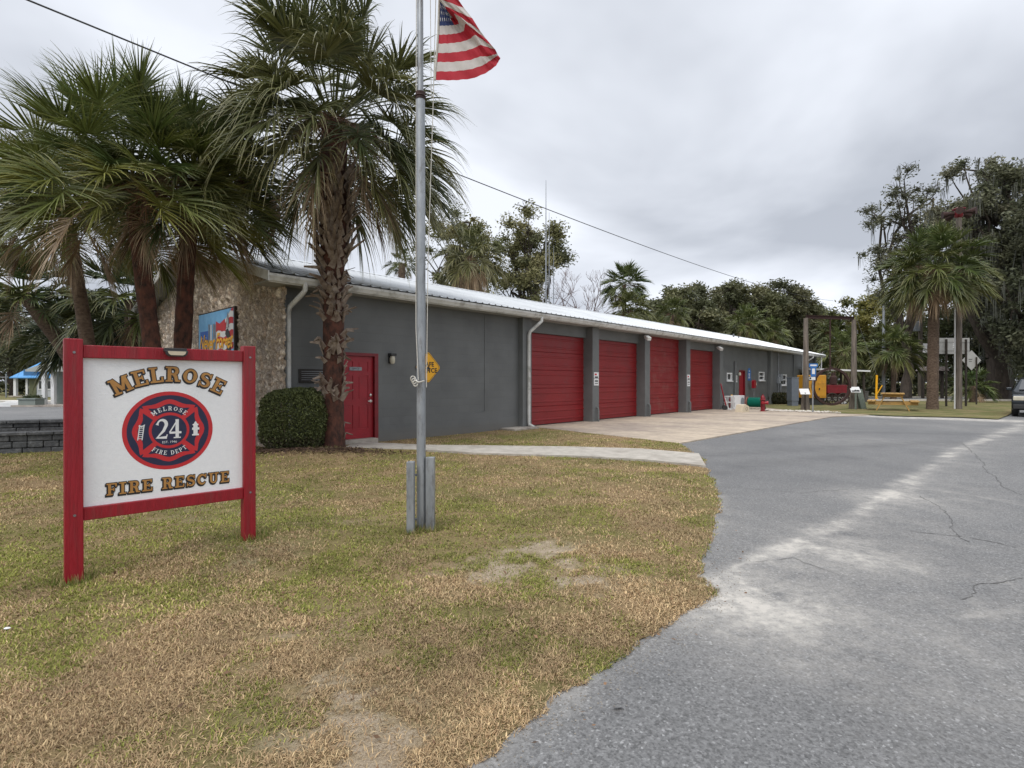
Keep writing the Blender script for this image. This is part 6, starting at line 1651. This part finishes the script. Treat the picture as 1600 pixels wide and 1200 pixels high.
q.box(wx0,wx0+t,-.06,-.001,wz0,wz1); q.box(wx1-t,wx1,-.06,-.001,wz0,wz1); q.box(wx0+t,wx1-t,-.06,-.001,wz0,wz0+t); q.box(wx0+t,wx1-t,-.06,-.001,wz1-t,wz1); f=q.build('window',M['white'],o)
q=MB(); q.box(wx0+t,wx1-t,-.03,-.002,wz0+t,wz1-t); q.build('pane',M['glass'],f)
q=MB(); q.box(A(41,0,Yh).x-a.x,A(44,0,Yh).x-a.x,-.08,-.001,0,ze-.02); q.build('corner_board',M['white'],o)
q=MB(); q.box(1.0,1.7,-.04,-.001,.12,2.0); q.build('door',pm('olive_door',(.12,.13,.06),(.09,.1,.05),4,.6),o)
# dormer / upper blue box
q=MB(); q.box(.6,1.9,-.2,1.2,ze+.15,ze+.85); q.build('dormer',pm('dormer_blue',(.05,.17,.34),(.04,.13,.28),4,.5),o)
# portico building
Yc=33.5; a=A(88,0,Yc)
o=thing('portico_building','grey-green low building with an overhanging gabled portico behind the sign','building',(a.x,Yc,0))
gm=pm('grey_green_siding',(.22,.25,.23),(.18,.21,.19),3,.7)
q=MB(); q.box(0,6,0,7,0,2.15); q.build('wall',gm,o)
zc_=A(0,581,Yc).z
q=MB(); q.prism([(-.85,zc_),(-.85,zc_+.12),(2.6,zc_+1.25),(6.1,zc_+.12),(6.1,zc_)],-1.2,7.3); q.build('roof',pm('portico_trim',(.42,.44,.41),(.36,.38,.35),3,.6),o)
for x_ in (-.05,.5): q=MB(); q.box(x_,x_+.2,-1.0,-.8,0,zc_-.003); q.build('column',M['white'],o)
q=MB(); q.box(-.8,4,-2.2,-.002,0,.10); q.build('porch_floor',M['conc'],o)
q=MB(); q.box(-.55,.45,-2.0,-1.35,.10,.42); q.box(-.60,.50,-2.05,-1.3,.42,.50); o2=q.build('planter_box',gm,bevel=.01); tag(o2,'low grey-green planter box in front of the portico','planter'); o2.location=(a.x,Yc,0)
rs=np.random.RandomState(2); V,Q,C=leafcards(rs,np.array([[x_,-1.65,.58] for x_ in (-.4,-.15,.1,.35)]),np.array([.18]*4),900,.05,[(.06,.08,.03),(.08,.09,.035)])
o3=npmesh('planter_shrub',V,Q,M['leaf'],C); tag(o3,'small clipped shrubs growing in the box by the portico','shrub'); o3.location=(a.x,Yc,0)
q=MB(); q.bar((-2.4,-.6,.28),(-.65,-.6,.28),.05,.5,up=(0,1,0)); q.box(-2.4,-.65,-1.8,-.7,0,.22); q.build('ramp',M['white'],o)
tag_l=o
# chain-link style posts at far left
for i,x_ in enumerate((-2,9.5)):
    p=A(x_,0,50); o=thing('fence_post',('pale fence post with rail at the far left edge','pale fence post with rail left of the blue-roofed house')[i],'fence post',(p.x,50,0)); q=MB(); q.tube([(0,0,0),(0,0,A(0,584,50).z)],.06,8); q.build('post',M['galv'],o); q=MB(); q.tube([(-.7,0,1.9),(0,0,1.9)],.03,6); q.build('rail',M['galv'],o)

# ================================================================= CAMERA, LIGHT, SKY
cam=bpy.data.cameras.new('camera'); co=bpy.data.objects.new('camera',cam); COL.objects.link(co); scene.camera=co
cam.sensor_width=36; cam.lens=F/1600*36; cam.clip_start=.05; cam.clip_end=3000
co.location=(0,0,H); co.rotation_euler=(R(90)-math.atan(3/F),0,0)
sun=bpy.data.lights.new('sun','SUN'); so=bpy.data.objects.new('sun',sun); COL.objects.link(so)
sun.energy=1.25; sun.angle=R(28); sun.color=(1,.965,.92)
sdir=Vector((-.35,-.62,.95)).normalized()      # towards the sun
so.rotation_euler=sdir.to_track_quat('Z','Y').to_euler()
el=math.asin(sdir.z); azm=math.atan2(sdir.x,sdir.y)
wd=bpy.data.worlds.new('World'); scene.world=wd; wd.use_nodes=True; nt=wd.node_tree; N=nt.nodes; L=nt.links
bg=N['Background']; bg.inputs['Strength'].default_value=.10
sky=N.new('ShaderNodeTexSky'); sky.sky_type='NISHITA'; sky.sun_disc=False; sky.sun_elevation=el; sky.sun_rotation=azm; sky.air_density=1; sky.dust_density=2
tc=N.new('ShaderNodeTexCoord'); sp=N.new('ShaderNodeSeparateXYZ'); L.new(tc.outputs['Generated'],sp.inputs[0])
def mth(op,a,b=None,clamp=False):
    n=N.new('ShaderNodeMath'); n.operation=op; n.use_clamp=clamp
    for i,v in enumerate((a,b)):
        if v is None: continue
        if isinstance(v,(int,float)): n.inputs[i].default_value=v
        else: L.new(v,n.inputs[i])
    return n.outputs[0]
zz_=mth('ADD',mth('MAXIMUM',sp.outputs['Z'],0),.22)
cb=N.new('ShaderNodeCombineXYZ'); L.new(mth('DIVIDE',sp.outputs['X'],zz_),cb.inputs[0]); L.new(mth('DIVIDE',sp.outputs['Y'],zz_),cb.inputs[1]); cb.inputs[2].default_value=3.3
n1=N.new('ShaderNodeTexNoise'); n1.inputs['Scale'].default_value=.9; n1.inputs['Detail'].default_value=5; n1.inputs['Roughness'].default_value=.48; n1.inputs['Distortion'].default_value=.35; L.new(cb.outputs[0],n1.inputs['Vector'])
r1=N.new('ShaderNodeValToRGB'); e=r1.color_ramp.elements; e[0].position=.37; e[0].color=(3.85,4.1,4.6,1); e[1].position=.62; e[1].color=(7.1,7.4,8.0,1)
L.new(n1.outputs['Fac'],r1.inputs[0])
# brighter towards the zenith and a little towards the horizon, as thick cloud is
r2=N.new('ShaderNodeValToRGB'); e=r2.color_ramp.elements; e[0].position=0; e[0].color=(1.10,1.10,1.11,1); e[1].position=.30; e[1].color=(1.0,1.0,1.0,1)
x=e.new(.58); x.color=(1.0,1.0,1.0,1); x=e.new(.95); x.color=(2.6,2.55,2.5,1)
L.new(sp.outputs['Z'],r2.inputs[0])
mx=N.new('ShaderNodeMix'); mx.data_type='RGBA'; mx.blend_type='MULTIPLY'; mx.inputs[0].default_value=1; L.new(r1.outputs[0],mx.inputs[6]); L.new(r2.outputs[0],mx.inputs[7])
m2=N.new('ShaderNodeMix'); m2.data_type='RGBA'; m2.inputs[0].default_value=.96; L.new(sky.outputs[0],m2.inputs[6]); L.new(mx.outputs[2],m2.inputs[7])
L.new(m2.outputs[2],bg.inputs['Color'])
vs_=scene.view_settings; vs_.view_transform='Standard'; vs_.look='None'; vs_.exposure=.45; vs_.gamma=1
scene.render.engine='CYCLES'
